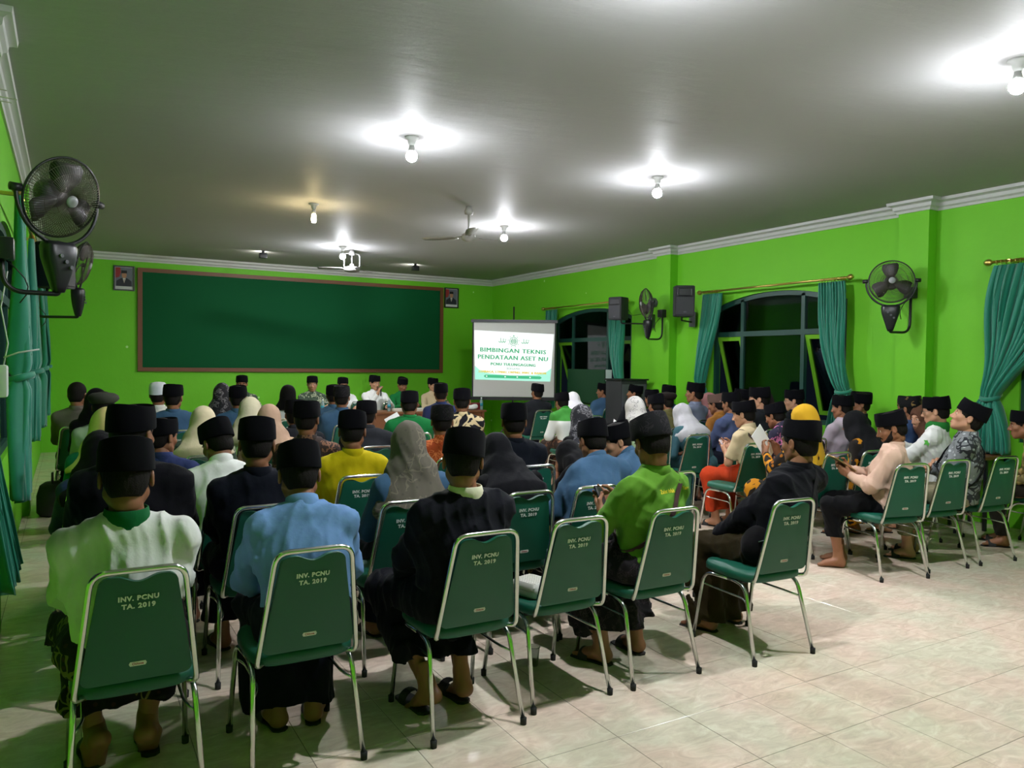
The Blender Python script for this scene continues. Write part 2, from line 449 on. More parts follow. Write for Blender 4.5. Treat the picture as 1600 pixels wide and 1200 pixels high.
# floor: grout bed, the 300 nearest tiles one by one, the rest joined
fl = MB().box(RX0-TH, RX1+TH, RY0-0.15, RY1+0.15, -0.12, -0.0015).obj('floor', M_GROUT, kind='structure')
def tile_mesh(w, d):
    mb = MB(); g = 0.0025; c = 0.0015
    r = [[(x0, y0, z) for x0, y0 in ((-w/2+k, -d/2+k), (w/2-k, -d/2+k), (w/2-k, d/2-k), (-w/2+k, d/2-k))] for k, z in ((g/2, -0.003), (g/2, -c*0.6), (g/2+c, 0.0))]
    mb.rings(r, cap=False); mb.f.append((8, 9, 10, 11)); return mb
tm = tile_mesh(TPX, TPY)
tile_me = fix_normals(tm.mesh('tile')); tile_me.materials.append(M_TILE)
tiles = []
for i in range(-8, 18):
    for j in range(-14, 31):
        x0, y0 = TX0+i*TPX, TY0+j*TPY
        a, b = max(x0, RX0), min(x0+TPX, RX1); c, d = max(y0, RY0), min(y0+TPY, RY1)
        if b-a < 0.02 or d-c < 0.02: continue
        cx, cy = (a+b)/2, (c+d)/2
        q = np.array([cx, cy, 0])-CAM; dep = q@_F
        vis = dep > 0.5 and abs((q@_R)/max(dep, .1)) < 0.78
        # pieces the picture shows: the open floor on the right first
        open_ = cx-2.5 > (cy-2.2)*0.35
        tiles.append(((0 if vis else 1000)+dep*(1 if open_ else 1.9), cx, cy, b-a, d-c))
tiles.sort()
rest = MB()
for k, (_, cx, cy, w_, d_) in enumerate(tiles):
    if k < 300:
        me = tile_me if abs(w_-TPX) < 1e-3 and abs(d_-TPY) < 1e-3 else fix_normals(tile_mesh(w_, d_).mesh('tile'))
        o = link('tile', me, M_TILE, fl); o.location = (cx, cy, 0.0003*math.sin(cx*37+cy*91))
    else:
        t = tile_mesh(w_, d_); rest.add([(x+cx, y+cy, z) for x, y, z in t.v], t.f)
link('tile_field', fix_normals(rest.mesh('tile_field')), M_TILE, fl, kind='stuff')

# crown moulding following walls and pilasters
foot = [(RX0, RY0), (RX1, RY0)]
for a, b in PIL: foot += [(RX1, a), (RX1-PD, a), (RX1-PD, b), (RX1, b)]
foot += [(RX1, RY1), (RX0, RY1)]
for a, b in reversed(PIL): foot += [(RX0, b), (RX0+PDL, b), (RX0+PDL, a), (RX0, a)]
def crown(idx, name):
    n = len(foot); mb = MB(); rs = []
    prof = [(0.0, -0.125), (0.016, -0.125), (0.022, -0.10), (0.045, -0.085), (0.05, -0.05), (0.075, -0.035), (0.09, -0.032), (0.095, 0.0), (0.0, 0.0)]
    for i in idx:
        p, c, q = Vector(foot[i-1]), Vector(foot[i]), Vector(foot[(i+1) % n])
        d1 = (c-p).normalized(); d2 = (q-c).normalized()
        N = Vector((-d1.y, d1.x))+Vector((-d2.y, d2.x))
        rs.append([(c.x+N.x*d, c.y+N.y*d, RZ+z) for d, z in prof])
    mb.rings(rs); return link(name, autosmooth(mb.mesh(name), 20), M_WHITE, kind='structure')
k = 2+4*len(PIL)
crown(range(1, k+1), 'trim_1'); crown([k, k+1], 'trim_2'); crown(list(range(k+1, len(foot)))+[0], 'trim_3'); crown([0, 1], 'trim_4')

def glass():
    q = NT('dark_window_glass'); t = q.t
    tr = q.n('ShaderNodeBsdfTransparent'); tr.inputs[0].default_value = (0.55, 0.62, 0.62, 1)
    gl = q.n('ShaderNodeBsdfGlossy'); gl.inputs['Roughness'].default_value = 0.04; gl.inputs[0].default_value = (0.8, 0.85, 0.85, 1)
    fr = q.n('ShaderNodeFresnel'); fr.inputs[0].default_value = 1.5
    mx = q.n('ShaderNodeMixShader'); q.l(fr.outputs[0], mx.inputs[0]); q.l(tr.outputs[0], mx.inputs[1]); q.l(gl.outputs[0], mx.inputs[2])
    q.l(mx.outputs[0], t.nodes['Material Output'].inputs['Surface']); return q.m
M_GLASS = glass()
def window(idx, X, s, y0, y1):
    root = empty('window_%d' % idx, (X+s*0.06, (y0+y1)/2, 0), kind='structure')
    oy = -(y0+y1)/2; a, b = -0.03, 0.03
    ar = [(y+oy, z) for y, z in arch(y0, y1)]
    outer = [(ar[0][0], SILL)]+ar+[(ar[-1][0], SILL)]; cy = 0; fw = 0.06
    inner = [(y+(fw if y < 0 else -fw) if i in (0, 1, len(outer)-1, len(outer)-2) else y*(1-2*fw/(y1-y0)), z+(fw if z == SILL else -fw)) for i, (y, z) in enumerate(outer)]
    mb = MB(); n = len(outer)
    for i in range(n):
        j = (i+1) % n
        v = [(x, *p) for x in (a, b) for p in (outer[i], outer[j], inner[j], inner[i])]
        mb.add(v, [(0, 1, 2, 3), (7, 6, 5, 4), (3, 2, 6, 7), (0, 4, 5, 1)])
    link('frame', fix_normals(mb.mesh('window_frame')), M_FRAME, root)
    W = y1-y0; m1, m2 = -W*0.5+W*0.30, -W*0.5+W*0.76
    if s < 0: m1, m2 = -m2, -m1
    m1, m2 = sorted((m1, m2)); ztr = 2.04
    top_at = lambda y: SPRING+(PEAK-SPRING)*(1-(y/(W/2))**2)-0.03
    for m in (m1, m2): MB().box(a, b, m-0.028, m+0.028, SILL+0.02, top_at(m)).obj('mullion', M_FRAME, root)
    MB().box(a*1.05, b*1.05, -W/2+0.03, W/2-0.03, ztr-0.035, ztr+0.035).obj('transom', M_FRAME, root)
    cols = [(-W/2+fw, m1-0.028), (m1+0.028, m2-0.028), (m2+0.028, W/2-fw)]
    for k, (p, q) in enumerate(cols):
        n_ = 6; pts = [(p, ztr+0.035), (q, ztr+0.035)]+[(q+(p-q)*t/n_, top_at(q+(p-q)*t/n_)-0.02) for t in range(n_+1)]
        MB().poly([(-0.003, y, z) for y, z in pts], (0.006, 0, 0)).obj('pane', M_GLASS, root)
        if k == 1:
            MB().box(-0.003, 0.003, p, q, SILL+0.06, ztr-0.035).obj('pane', M_GLASS, root)
        else:
            e = empty('casement', (0, 0, ztr-0.035)); e.parent = root
            e.rotation_euler = (0, -s*math.radians(17), 0)
            H = ztr-0.035-SILL-0.06; t = 0.055; mb = MB()
            mb.box(-.018, .018, p, p+t, -H, 0).box(-.018, .018, q-t, q, -H, 0).box(-.018, .018, p+t, q-t, -t, 0).box(-.018, .018, p+t, q-t, -H, -H+t)
            mb.obj('casement_frame', M_LIME, e)
            MB().box(-.003, .003, p+t, q-t, -H+t, -t).obj('casement_pane', M_GLASS, e)
k = 1
for (a, b) in WINS:
    window(k, RX1, 1, a, b); window(k+1, RX0, -1, a, b); k += 2

# ------------------------------------------------------------------ curtains and rods
def curtain(X, s, ya, yb, yt, zt, zb, label, spread=0.2, seed=0, bulge=0.0, amp=0.035, nf=9, wt=0.07, out=0.0):
    """hangs from the rod between ya and yb, gathered by a tie at (yt, zt), flares to zb"""
    NU, NV = 90, 44; ztop = 2.62; rs = random.Random(seed); V = []; ph = rs.random()*6
    for j in range(NV+1):
        z = ztop+(zb-ztop)*j/NV
        if z > zt:
            t = (ztop-z)/(ztop-zt); e = t*t*(3-2*t); e = e*0.5+t*0.5
            c = (ya+yb)/2*(1-e)+yt*e+bulge*math.sin(PI*t)*t; h = (yb-ya)/2*(1-e)+wt*e
            h *= 1+0.25*math.sin(PI*t)*(1 if bulge else 0.6); am = amp*(0.5+1.2*e)
        else:
            t = (zt-z)/(zt-zb); e = 1-(1-t)**2
            c = yt; h = wt*(1-e)+spread*e; am = amp*(1.7-0.3*e)
        pinch = math.exp(-((z-zt)/0.05)**2)
        for i in range(NU+1):
            u = -1+2*i/NU
            f = math.sin(nf*PI*u+ph+0.6*math.sin(3*z+seed))+0.45*math.sin(2.3*nf*u+ph*2+z*1.7)
            V.append((X-s*(am*f*(1-0.45*pinch)+out*max(0, (zt-z)/(zt-zb))), c+h*u+0.012*math.sin(nf*PI*u*2+ph), z+0.012*math.sin(nf*2*u)*(j == NV)))
    mb = MB(); mb.v = V; mb.f = [(j*(NU+1)+i, j*(NU+1)+i+1, (j+1)*(NU+1)+i+1, (j+1)*(NU+1)+i) for j in range(NV) for i in range(NU)]
    o = mb.obj('curtain', M_CURT, smooth=True, label=label, cat='curtain', group='teal curtains tied back at the windows')
    md = o.modifiers.new('thickness', 'SOLIDIFY'); md.thickness = 0.004
    r = [(X+0.075*math.cos(a), yt+(wt+0.02)*math.sin(a), zt+0.02*math.cos(a)) for a in [2*PI*q/20 for q in range(20)]]
    MB().tube(r, 0.016, 6, loop=True, flat=1.6).obj('tieback', M_CURT, o, smooth=True)
    return o
XR, XL = 8.0, -0.275
def rod(X, s, y0, y1, label):
    root = empty('curtain_rod', (X, (y0+y1)/2, 2.655), label=label, cat='curtain rod', group='brass curtain rods over the windows')
    h = (y1-y0)/2
    MB().tube([(0, -h, 0), (0, h, 0)], 0.014, 10).obj('pole', M_GOLD, root, smooth=True)
    for e in (-1, 1):
        MB().lathe([(0.001, -0.04), (0.02, -0.035), (0.034, -0.012), (0.034, 0.012), (0.02, 0.035), (0.001, 0.04)], 14, mat=Matrix.Translation((0, e*(h+0.02), 0)) @ Matrix.Rotation(PI/2, 4, 'X')).obj('finial', M_GOLD, root, smooth=True)
        MB().box(-.01, s*0.16, e*h*0.86-.012, e*h*0.86+.012, -.012, .012).obj('bracket', M_GOLD, root)
        if 'cring' not in MATS: MATS['cring'] = MB().tube([(0.02*math.cos(a), 0, 0.02*math.sin(a)-0.004) for a in [2*PI*z/10 for z in range(10)]], 0.004, 5, loop=True).mesh('curtain_ring', True)
        for q in range(8):
            o = link('curtain_ring', MATS['cring'], M_GOLD, root); o.location = (0, e*(h-0.06-q*0.045), 0)
rod(XR, 1, 5.88, 8.34, 'brass curtain rod over the middle window of the right wall')
rod(XR, 1, 10.05, 12.6, 'brass curtain rod over the window beside the projection screen')
rod(XR, 1, 1.7, 4.27, 'brass curtain rod at the right edge of the photo')
rod(XL, -1, 5.84, 8.4, 'brass curtain rod behind the large wall fan on the left')
rod(XL, -1, 10.05, 12.6, 'brass curtain rod at the far end of the left wall')
rod(XL-0.06, -1, 1.7, 4.2, 'brass curtain rod over the nearest window on the left')
curtain(XR, 1, 7.92, 8.28, 8.33, 1.31, 0.75, 'teal curtain at the far side of the middle right window', seed=1)
curtain(XR, 1, 5.94, 6.30, 5.92, 1.30, 0.75, 'teal curtain at the near side of the middle right window', seed=2, bulge=0.12)
curtain(XR, 1, 3.30, 4.22, 4.24, 1.30, 0.75, 'wide teal curtain swept to its tie at the right photo edge', seed=3, bulge=-0.1, nf=12, wt=0.06)
curtain(XR, 1, 10.12, 10.5, 10.2, 1.30, 0.75, 'teal curtain partly behind the far wall loudspeaker on the right', seed=4, bulge=0.12)
curtain(XR, 1, 12.15, 12.5, 12.45, 1.30, 0.75, 'teal curtain half hidden beside the projection screen', seed=5)
curtain(XL-0.07, -1, 3.45, 4.10, 3.95, 1.40, 0.62, 'teal curtain nearest the camera on the left edge', seed=6, amp=0.018, spread=0.30, out=0.13)
curtain(XL, -1, 5.85, 6.30, 5.98, 1.45, 0.66, 'teal curtain hanging beside the large left wall fan, tied low', seed=7, amp=0.030, spread=0.22)
curtain(XL, -1, 7.9, 8.35, 8.15, 1.45, 0.85, 'teal curtain behind the fan control box, second along the left wall', seed=8, amp=0.03, spread=0.22)
curtain(XL, -1, 10.12, 10.55, 10.25, 1.45, 0.8, 'teal curtain third along the left wall, next to far corner curtain', seed=9, amp=0.03, spread=0.2)
curtain(XL, -1, 12.15, 12.55, 12.4, 1.45, 0.8, 'teal curtain nearest the back corner on the left wall', seed=10, amp=0.03, spread=0.2)

# ------------------------------------------------------------------ ceiling bulbs
def bulb(x, y, label, warm=False):
    root = empty('light_bulb', (x, y, RZ), label=label, cat='light bulb', group='bare bulbs on the ceiling')
    MB().lathe([(0.0, 0.0), (0.058, 0.0), (0.055, -0.012), (0.034, -0.022), (0.03, -0.05), (0.022, -0.07), (0.0, -0.07)], 18).obj('socket', M_WHITE, root, smooth=True)
    if warm:
        MB().lathe([(0.0, -.07), (0.024, -.075), (0.028, -.11), (0.0, -.112)], 14).obj('bulb_neck', M_WHITE, root, smooth=True)
        m = bulb_glow('warm_bulb', (1.0, 0.80, 0.42, 1), BULB_POWER*0.42)
        MB().lathe([(0.0, -.112), (0.02, -.115), (0.030, -.14), (0.030, -.19), (0.018, -.215), (0.0, -.22)], 12).obj('globe', m, root, smooth=True)
    else:
        MB().lathe([(0.0, -.07), (0.019, -.07), (0.026, -.105), (0.032, -.118), (0.0, -.119)], 14).obj('bulb_neck', M_WHITE, root, smooth=True)
        m = bulb_glow('cool_bulb', (0.93, 0.95, 1.0, 1), BULB_POWER)
        c, r = -0.155, 0.047; pr = [(r*math.sin(PI*t/8), c+r*math.cos(PI*t/8)) for t in range(9)]
        pr[0] = (0.001, c+r); pr[-1] = (0.001, c-r)
        MB().lathe(pr, 12).obj('globe', m, root, smooth=True)
bulb(2.37, 2.60, 'bright bare bulb cut by the top edge of the photo')
bulb(4.88, 2.48, 'bright bare bulb at the right edge of the photo')
bulb(2.43, 5.87, 'bright round bulb left of the middle of the ceiling')
bulb(4.98, 5.81, 'bright round bulb above the row of windows, right of centre')
bulb(2.49, 8.96, 'warm yellow stick bulb on the ceiling', True)
bulb(5.05, 8.97, 'small round bulb by the blade tip of the ceiling fan')
bulb(3.80, 12.0, 'far round bulb beside the white ceiling fan')

# ------------------------------------------------------------------ ceiling fans
def ceiling_fan(x, y, drop, angs, R, label, mat, dome=False):
    root = empty('ceiling_fan', (x, y, RZ), label=label, cat='ceiling fan')
    MB().lathe([(0, 0), (0.035, 0), (0.055, -0.05), (0.05, -0.09), (0.012, -0.10), (0, -0.1)], 18).obj('canopy', mat, root, smooth=True)
    MB().tube([(0, 0, -0.08), (0, 0, -drop+0.05)], 0.011, 10).obj('down_rod', mat, root, smooth=True)
    k = 1.6 if dome else 1.0
    MB().lathe([(0, 0.07), (0.03, 0.07), (0.045, 0.03), (0.075*k, 0.015), (0.085*k, -0.02), (0.075*k, -0.05), (0.04*k, -0.07), (0, -0.072)], 24, c=(0, 0, -drop)).obj('motor', mat, root, smooth=True)
    for a in angs:
        a = math.radians(a); Mx = Matrix.Translation((0, 0, -drop)) @ Matrix.Rotation(a, 4, 'Z')
        MB().box(0.06, 0.18, -0.02, 0.02, -0.012, -0.004, Mx).obj('blade_arm', mat, root)
        rs = []
        for t in range(9):
            r = 0.15+(R-0.15)*t/8; wd = 0.055+0.012*math.sin(t/8*PI)+(0.006*t/8); tilt = math.radians(13-5*t/8); 
            if t == 8: wd *= 0.8
            rs.append([Mx @ Vector((r, c*wd*math.cos(tilt), c*wd*math.sin(tilt)-0.01+h)) for c, h in ((-1, 0), (0, .004), (1, 0), (0, -.004))])
        MB().rings(rs).obj('blade', mat, root, smooth=True)
    if dome:
        for e in (-1, 1): MB().tube(fillet([(e*0.02, 0, -0.06), (e*0.13, 0, -0.07), (e*0.13, 0, -drop+0.0)], .04), 0.012, 6).obj('bracket', mat, root, smooth=True)
M_FANW = plain('fan_enamel', (0.30, 0.29, 0.27, 1), 0.35)
ceiling_fan(4.08, 8.1, 0.34, (-112, 8, 128), 0.60, 'grey three-blade ceiling fan hanging above the middle of the audience', M_FANW)
p = at_z(550, 396, 3.36)
ceiling_fan(float(p[0]), float(p[1]), 0.30, (-85, 35, 155), 0.55, 'white ceiling fan with a domed motor nearer the green board', plain('fan_white', (.16, .155, .15, 1), .5), True)
for u, v, lab in ((411, 397, 'small black spotlight on the ceiling above the left half of the green board'), (649, 417, 'small black spotlight on the ceiling above the right end of the green board')):
    p = at_z(u, v, 3.36); r = empty('spotlight', (float(p[0]), float(p[1]), RZ), label=lab, cat='spotlight', group='black spotlights aimed at the board')
    MB().box(-.02, .02, -.02, .02, -.05, 0).obj('stem', M_BLACK, r)
    hd = link('lamp_head', bevelled(MB().box(-.06, .06, -.05, .05, -.13, -.045).mesh('lamp_head'), .008), M_BLACK, r)
    MB().box(-.045, .045, .0505, .054, -.115, -.055).obj('lamp_lens', emit('spot_lens', (1, .97, .85, 1), 160), r)

# ------------------------------------------------------------------ green board and portraits
bd = empty('chalkboard', (4.0, RY1, 1.40), label='long dark green board in a brown wooden frame on the back wall', cat='board')
X0, X1, Z0, Z1 = 1.09, 6.92, 1.41, 3.15
MB().box(X0-4, X1-4, -0.03, -0.005, Z0-1.4, Z1-1.4).obj('panel', plain('green_board_felt', srgb(0, 82, 44), 0.75, spec=0.2), bd)
for a, b, c, d in ((X0-.03, X1+.03, Z1-.03, Z1+.04), (X0-.03, X1+.03, Z0-.04, Z0+.03)):
    MB().box(a-4, b-4, -0.05, -0.002, c-1.4, d-1.4).obj('frame_rail', M_WOOD, bd)
for a, b in ((X0-.03, X0+.045), (X1-.045, X1+.03)):
    MB().box(a-4, b-4, -0.052, -0.002, Z0+.03-1.4, Z1-.03-1.4).obj('frame_stile', M_WOOD, bd)
def portrait(x, z, label, flip):
    r = empty('framed_portrait', (x, RY1, z), label=label, cat='picture', group='framed official portraits beside the board')
    W, H = 0.165, 0.215
    mb = MB()
    for a, b, c, d in ((-W, W, H-.022, H), (-W, W, -H, -H+.022), (-W, -W+.022, -H+.022, H-.022), (W-.022, W, -H+.022, H-.022)): mb.box(a, b, -.035, -.005, c, d)
    mb.obj('picture_frame', M_BLACK, r)
    MB().box(-W+.02, W-.02, -.012, -.006, -H+.02, H-.02).obj('mount', plain('print_paper', srgb(205, 205, 205), .6), r)
    g = MB().box(-W+.03, W-.03, -.014, -.0125, -H+.075, H-.03).obj('photo_backdrop', plain('print_grey', srgb(105, 108, 122), .6), r)
    def flat(name, pts, col, d): MB().poly([(p, -d, q) for p, q in pts], (0, 0.001, 0)).obj(name, plain('print_'+name, srgb(*col), .6), r)
    f = -1 if flip else 1
    flat('flag', [(-.135, .185), (-.06, .185), (-.05, .10), (-.075, .02), (-.135, .0)], (150, 40, 40), .0150)
    flat('suit', [(-.125, -.138), (-.12, -.05), (-.05, .0), (.05, .0), (.115, -.05), (.12, -.138)], (30, 32, 46), .0165)
    flat('white_shirt', [(-.022, .0), (.0, -.09), (.022, .0)], (225, 225, 225), .018)
    flat('tie', [(-.006, -.01), (.0, -.1), (.006, -.01)], (130, 30, 36), .0195)
    flat('face', [(.04*math.cos(a), .055+.055*math.sin(a)) for a in [2*PI*k/16 for k in range(16)]], (176, 128, 100), .021)
    flat('cap', [(-.045, .085), (-.042, .135), (.042, .135), (.045, .085)], (12, 12, 14), .0225)
portrait(0.85, 2.99, 'framed portrait of a person in dark suit and cap, left of the board', False)
portrait(7.15, 2.985, 'framed portrait of a person in dark suit and cap, right of the board', True)

# ------------------------------------------------------------------ projection screen
D_S = 14.3
sc_o = CAM+ray(802, 569)*D_S
scr = empty('projection_screen', (float(sc_o[0]), float(sc_o[1]), 0), -_yaw, label='tripod projection screen showing a white and green presentation slide', cat='projection screen')
kx = D_S/F_PX
def sxy(u, v): return ((u-802)*kx, CAM_H+(569-v)*kx+(u-802)*kx*0.0)
xl, zt = sxy(738, 503); xr, zb = sxy(868, 622)
MB().box(xl+.02, xr-.02, 0.0, 0.004, zb+.02, zt-.02).obj('sheet', plain('screen_sheet', (.72, .72, .70, 1), .8), scr)
MB().box(xl-.03, xr+.03, -.03, .03, zt-.02, zt+.035).obj('top_bar', M_BLACK, scr)
MB().box(xl-.03, xr+.03, -.03, .03, zb-.045, zb+.015).obj('bottom_bar', M_BLACK, scr)
for a, b in ((xl-.004, xl+.022), (xr-.022, xr+.004)): MB().box(a, b, -.004, -.001, zb+.015, zt-.02).obj('side_border', M_BLACKM, scr)
MB().tube([(0, .05, .35), (0, .05, zt+.28)], .014, 8).obj('mast', M_BLACK, scr, smooth=True)
for k in range(3):
    a = PI/2+k*2*PI/3; MB().tube([(0, .05, .6), (.5*math.cos(a), .05+.5*math.sin(a)*.5, .01)], .012, 6).obj('leg', M_BLACK, scr)
Q = [sxy(740.5, 517), sxy(865, 522), sxy(860, 596), sxy(742.5, 594)]
def slide_pt(s, t, d=0.0):   # s right, t down, 0..1
    x = (Q[0][0]*(1-s)+Q[1][0]*s)*(1-t)+(Q[3][0]*(1-s)+Q[2][0]*s)*t
    z = (Q[0][1]*(1-s)+Q[1][1]*s)*(1-t)+(Q[3][1]*(1-s)+Q[2][1]*s)*t
    return (x, -.004-d, z)
def slide_poly(pts, mat, name, d):
    MB().poly([slide_pt(s, t, d) for s, t in pts], (0, .0004, 0)).obj(name, mat, scr)
SE = 1.05
slide_poly([(0, 0), (1, 0), (1, 1), (0, 1)], emit('slide_white', (.96, 1, .99, 1), SE), 'slide', 0)
slide_poly([(0, .72), (.06, .80), (.2, .87), (.5, .9), (.8, .87), (.94, .8), (1, .72), (1, 1), (0, 1)], emit('slide_mint', (.45, 1, .80, 1), SE*.9), 'slide_wave', .001)
slide_poly([(.12, .915), (.14, .895), (.86, .895), (.88, .915), (.88, .935), (.86, .955), (.14, .955), (.12, .935)], emit('slide_green', (.06, .62, .28, 1), SE*.8), 'slide_banner', .002)
def slide_text(txt, s, t, hgt, wid, mat, bold=.0, name='slide_text', d=.003):
    v, f = text_mesh(txt, 1.0, 0.0, .0)
    xs = [p[0] for p in v]; ys = [p[1] for p in v]; cx = (min(xs)+max(xs))/2; cy = (min(ys)+max(ys))/2; kx_ = wid/(max(xs)-min(xs)); ky = hgt/(max(ys)-min(ys))
    mb = MB()
    for dx in ((-.0030, 0, .0030) if bold else (0,)): mb.add([slide_pt(s+dx+(p[0]-cx)*kx_, t-(p[1]-cy)*ky, d+abs(dx)*.02) for p in v], f)
    mb.obj(name, mat, scr)
EG = emit('slide_letter_green', (.03, .50, .20, 1), SE*.8); EY = emit('slide_letter_gold', (.95, .75, .05, 1), SE*.8); EGR = emit('slide_letter_grey', (.25, .55, .40, 1), SE*.8)
slide_text('BIMBINGAN TEKNIS', .495, .385, .085, .84, EG, .018)
slide_text('PENDATAAN ASET NU', .495, .53, .085, .90, EG, .018)
slide_text('PCNU TULUNGAGUNG', .50, .67, .055, .58, EG, .012)
slide_text('BERSAMA', .505, .755, .04, .17, EGR, .0)
slide_text('LEMBAGA, LTMNU, LWPNU, MWC & BANOM', .495, .835, .05, .88, EY, .012)
for s_ in (.155, .40, .56, .73): slide_poly([(s_+.01*math.cos(a), .925+.015*math.sin(a)) for a in [2*PI*k/8 for k in range(8)]], emit('slide_white', (1, 1, 1, 1), 1), 'slide_icon', .003)
# emblem: globe with a meridian net, a ring of rope and nine stars, with calligraphic strokes either side
def ring_pts(r, n=24): return [(.497+r*math.cos(2*PI*k/n)*.58, .19+r*math.sin(2*PI*k/n)) for k in range(n)]
def slide_line(pts, wd, mat, name, d=.003):
    mb = MB()
    for (a, b), (c, e) in zip(pts[:-1], pts[1:]):
        L = math.hypot((c-a)*1.7, e-b)+1e-6; nx, ny = -(e-b)/L*wd, (c-a)*1.7/L*wd
        mb.add([slide_pt(a+nx/1.7, b+ny, d), slide_pt(c+nx/1.7, e+ny, d), slide_pt(c-nx/1.7, e-ny, d), slide_pt(a-nx/1.7, b-ny, d)], [(0, 1, 2, 3)])
    mb.obj(name, mat, scr)
slide_poly(ring_pts(.062), EG, 'emblem_globe', .003)
W1 = emit('slide_white2', (1, 1, 1, 1), SE)
for k in (-1, 0, 1): slide_line([(.497+k*.018*math.cos(t)*1, .19+.058*math.sin(t)) for t in [-PI/2+PI*q/8 for q in range(9)]], .004, W1, 'emblem_meridian', .004)
for k in (-.03, 0, .03): slide_line([(.465, .19+k), (.529, .19+k)], .003, W1, 'emblem_parallel', .004)
slide_line(ring_pts(.085)+[ring_pts(.085)[0]], .005, EG, 'emblem_rope')
mb = MB()
for q in range(9):
    a = -PI/2+q*2*PI/9; cx, cy = .497+.115*.6*math.cos(a), .19+.115*math.sin(a); R_ = .022 if q == 0 else .013
    pts = [(cx+(R_ if i % 2 == 0 else R_*.42)*math.cos(-PI/2+i*PI/5)*.58, cy+(R_ if i % 2 == 0 else R_*.42)*math.sin(-PI/2+i*PI/5)) for i in range(10)]
    mb.add([slide_pt(s, t, .003) for s, t in pts], [tuple(range(10))])
mb.obj('emblem_stars', EG, scr)
for sg in (-1, 1):
    c = .497+sg*.145
    slide_line([(c-.045, .20), (c-.03, .225), (c-.01, .205), (c+.0, .225), (c+.02, .20), (c+.03, .225), (c+.045, .18)], .006, EG, 'emblem_script')
    slide_line([(c-.02, .13), (c-.016, .2)], .005, EG, 'emblem_script'); slide_line([(c+.015, .14), (c+.012, .2)], .005, EG, 'emblem_script')
    slide_line([(c+.03, .15), (c+.045, .165), (c+.05, .15)], .004, EG, 'emblem_script')

# dark cabinet and panel by the far window
cb = empty('cabinet', (7.78, 9.75, 0), label='black floor cabinet standing by the far window curtain', cat='cabinet')
link('body', bevelled(MB().box(-.26, .26, -.2, .2, .04, 1.34).mesh('cabinet_body'), .01), plain('cabinet_black', (.03, .032, .036, 1), .6), cb)
MB().box(-.245, .0, -.205, -.2, .1, 1.28).obj('door', M_GREY, cb); MB().box(.01, .245, -.205, -.2, .1, 1.28).obj('door', M_GREY, cb)
MB().box(-.28, .28, -.22, .22, 1.34, 1.365).obj('top', M_BLACK, cb)
pn = MB().box(8.10, 8.14, 10.75, 11.9, .9, 1.5).obj('panel', plain('panel_green', srgb(16, 70, 40), .7), label='dark green panel leaning in the lower part of the far window', cat='panel')
pp = MB().box(8.095, 8.10, 10.55, 10.72, 1.3, 1.5).obj('paper_sheet', plain('pale_paper', srgb(170, 190, 185), .7), label='small pale sheet of paper stuck by the far window', cat='paper')

# ================================================================== WALL FANS
FR = 0.225
def _wires(sgn):
    mb = MB(); N = 84
    prof = [(0.035, .085), (.09, .083), (.15, .070), (.195, .045), (.218, .015), (FR, 0.0)] if sgn < 0 else [(.055, .075), (.11, .072), (.17, .055), (.208, .025), (FR, 0.0)]
    for k in range(N):
        a = 2*PI*k/N; mb.tube([(r*math.cos(a), sgn*y, r*math.sin(a)) for r, y in prof], .0015, 3)
    for r, y in prof[1:-1]: mb.tube([(r*math.cos(2*PI*q/40), sgn*y, r*math.sin(2*PI*q/40)) for q in range(40)], .0013, 4, loop=True)
    return mb
_fm = {}
def fan_meshes():
    if _fm: return _fm
    _fm['front_guard'] = _wires(-1).mesh('front_guard', True); _fm['rear_guard'] = _wires(1).mesh('rear_guard', True)
    _fm['rim'] = MB().tube([(FR*math.cos(2*PI*q/48), 0, FR*math.sin(2*PI*q/48)) for q in range(48)], .007, 8, loop=True).mesh('rim', True)
    RX = Matrix.Rotation(PI/2, 4, 'X')
    _fm['motor'] = MB().lathe([(0, -.17), (.04, -.168), (.068, -.15), (.075, -.12), (.075, -.06), (.06, -.045), (0, -.045)], 24, mat=RX).mesh('motor', True)
    _fm['hub_cap'] = MB().lathe([(0, .098), (.022, .096), (.034, .088), (.034, .078), (0, .078)], 20, mat=RX).mesh('hub_cap', True)
    mb = MB()
    for k in range(1):
        rs = []
        for t in range(8):
            r = .03+.165*t/7; wd = .02+.065*math.sin(min(1, t/5)*PI/2)*(1 if t < 7 else .75); tl = math.radians(32-14*t/7)
            rs.append([(r, c*wd*math.sin(tl)+h, c*wd*math.cos(tl)) for c, h in ((-1, 0), (0, -.003), (1, 0), (0, .003))])
        mb.rings(rs)
    _fm['blade'] = mb.mesh('blade', True)
    return _fm
M_BLADE = plain('fan_blade_grey', (.10, .09, .10, 1), .45)
M_CAGE = plain('fan_cage_wire', (.10, .085, .07, 1), .4, .6)
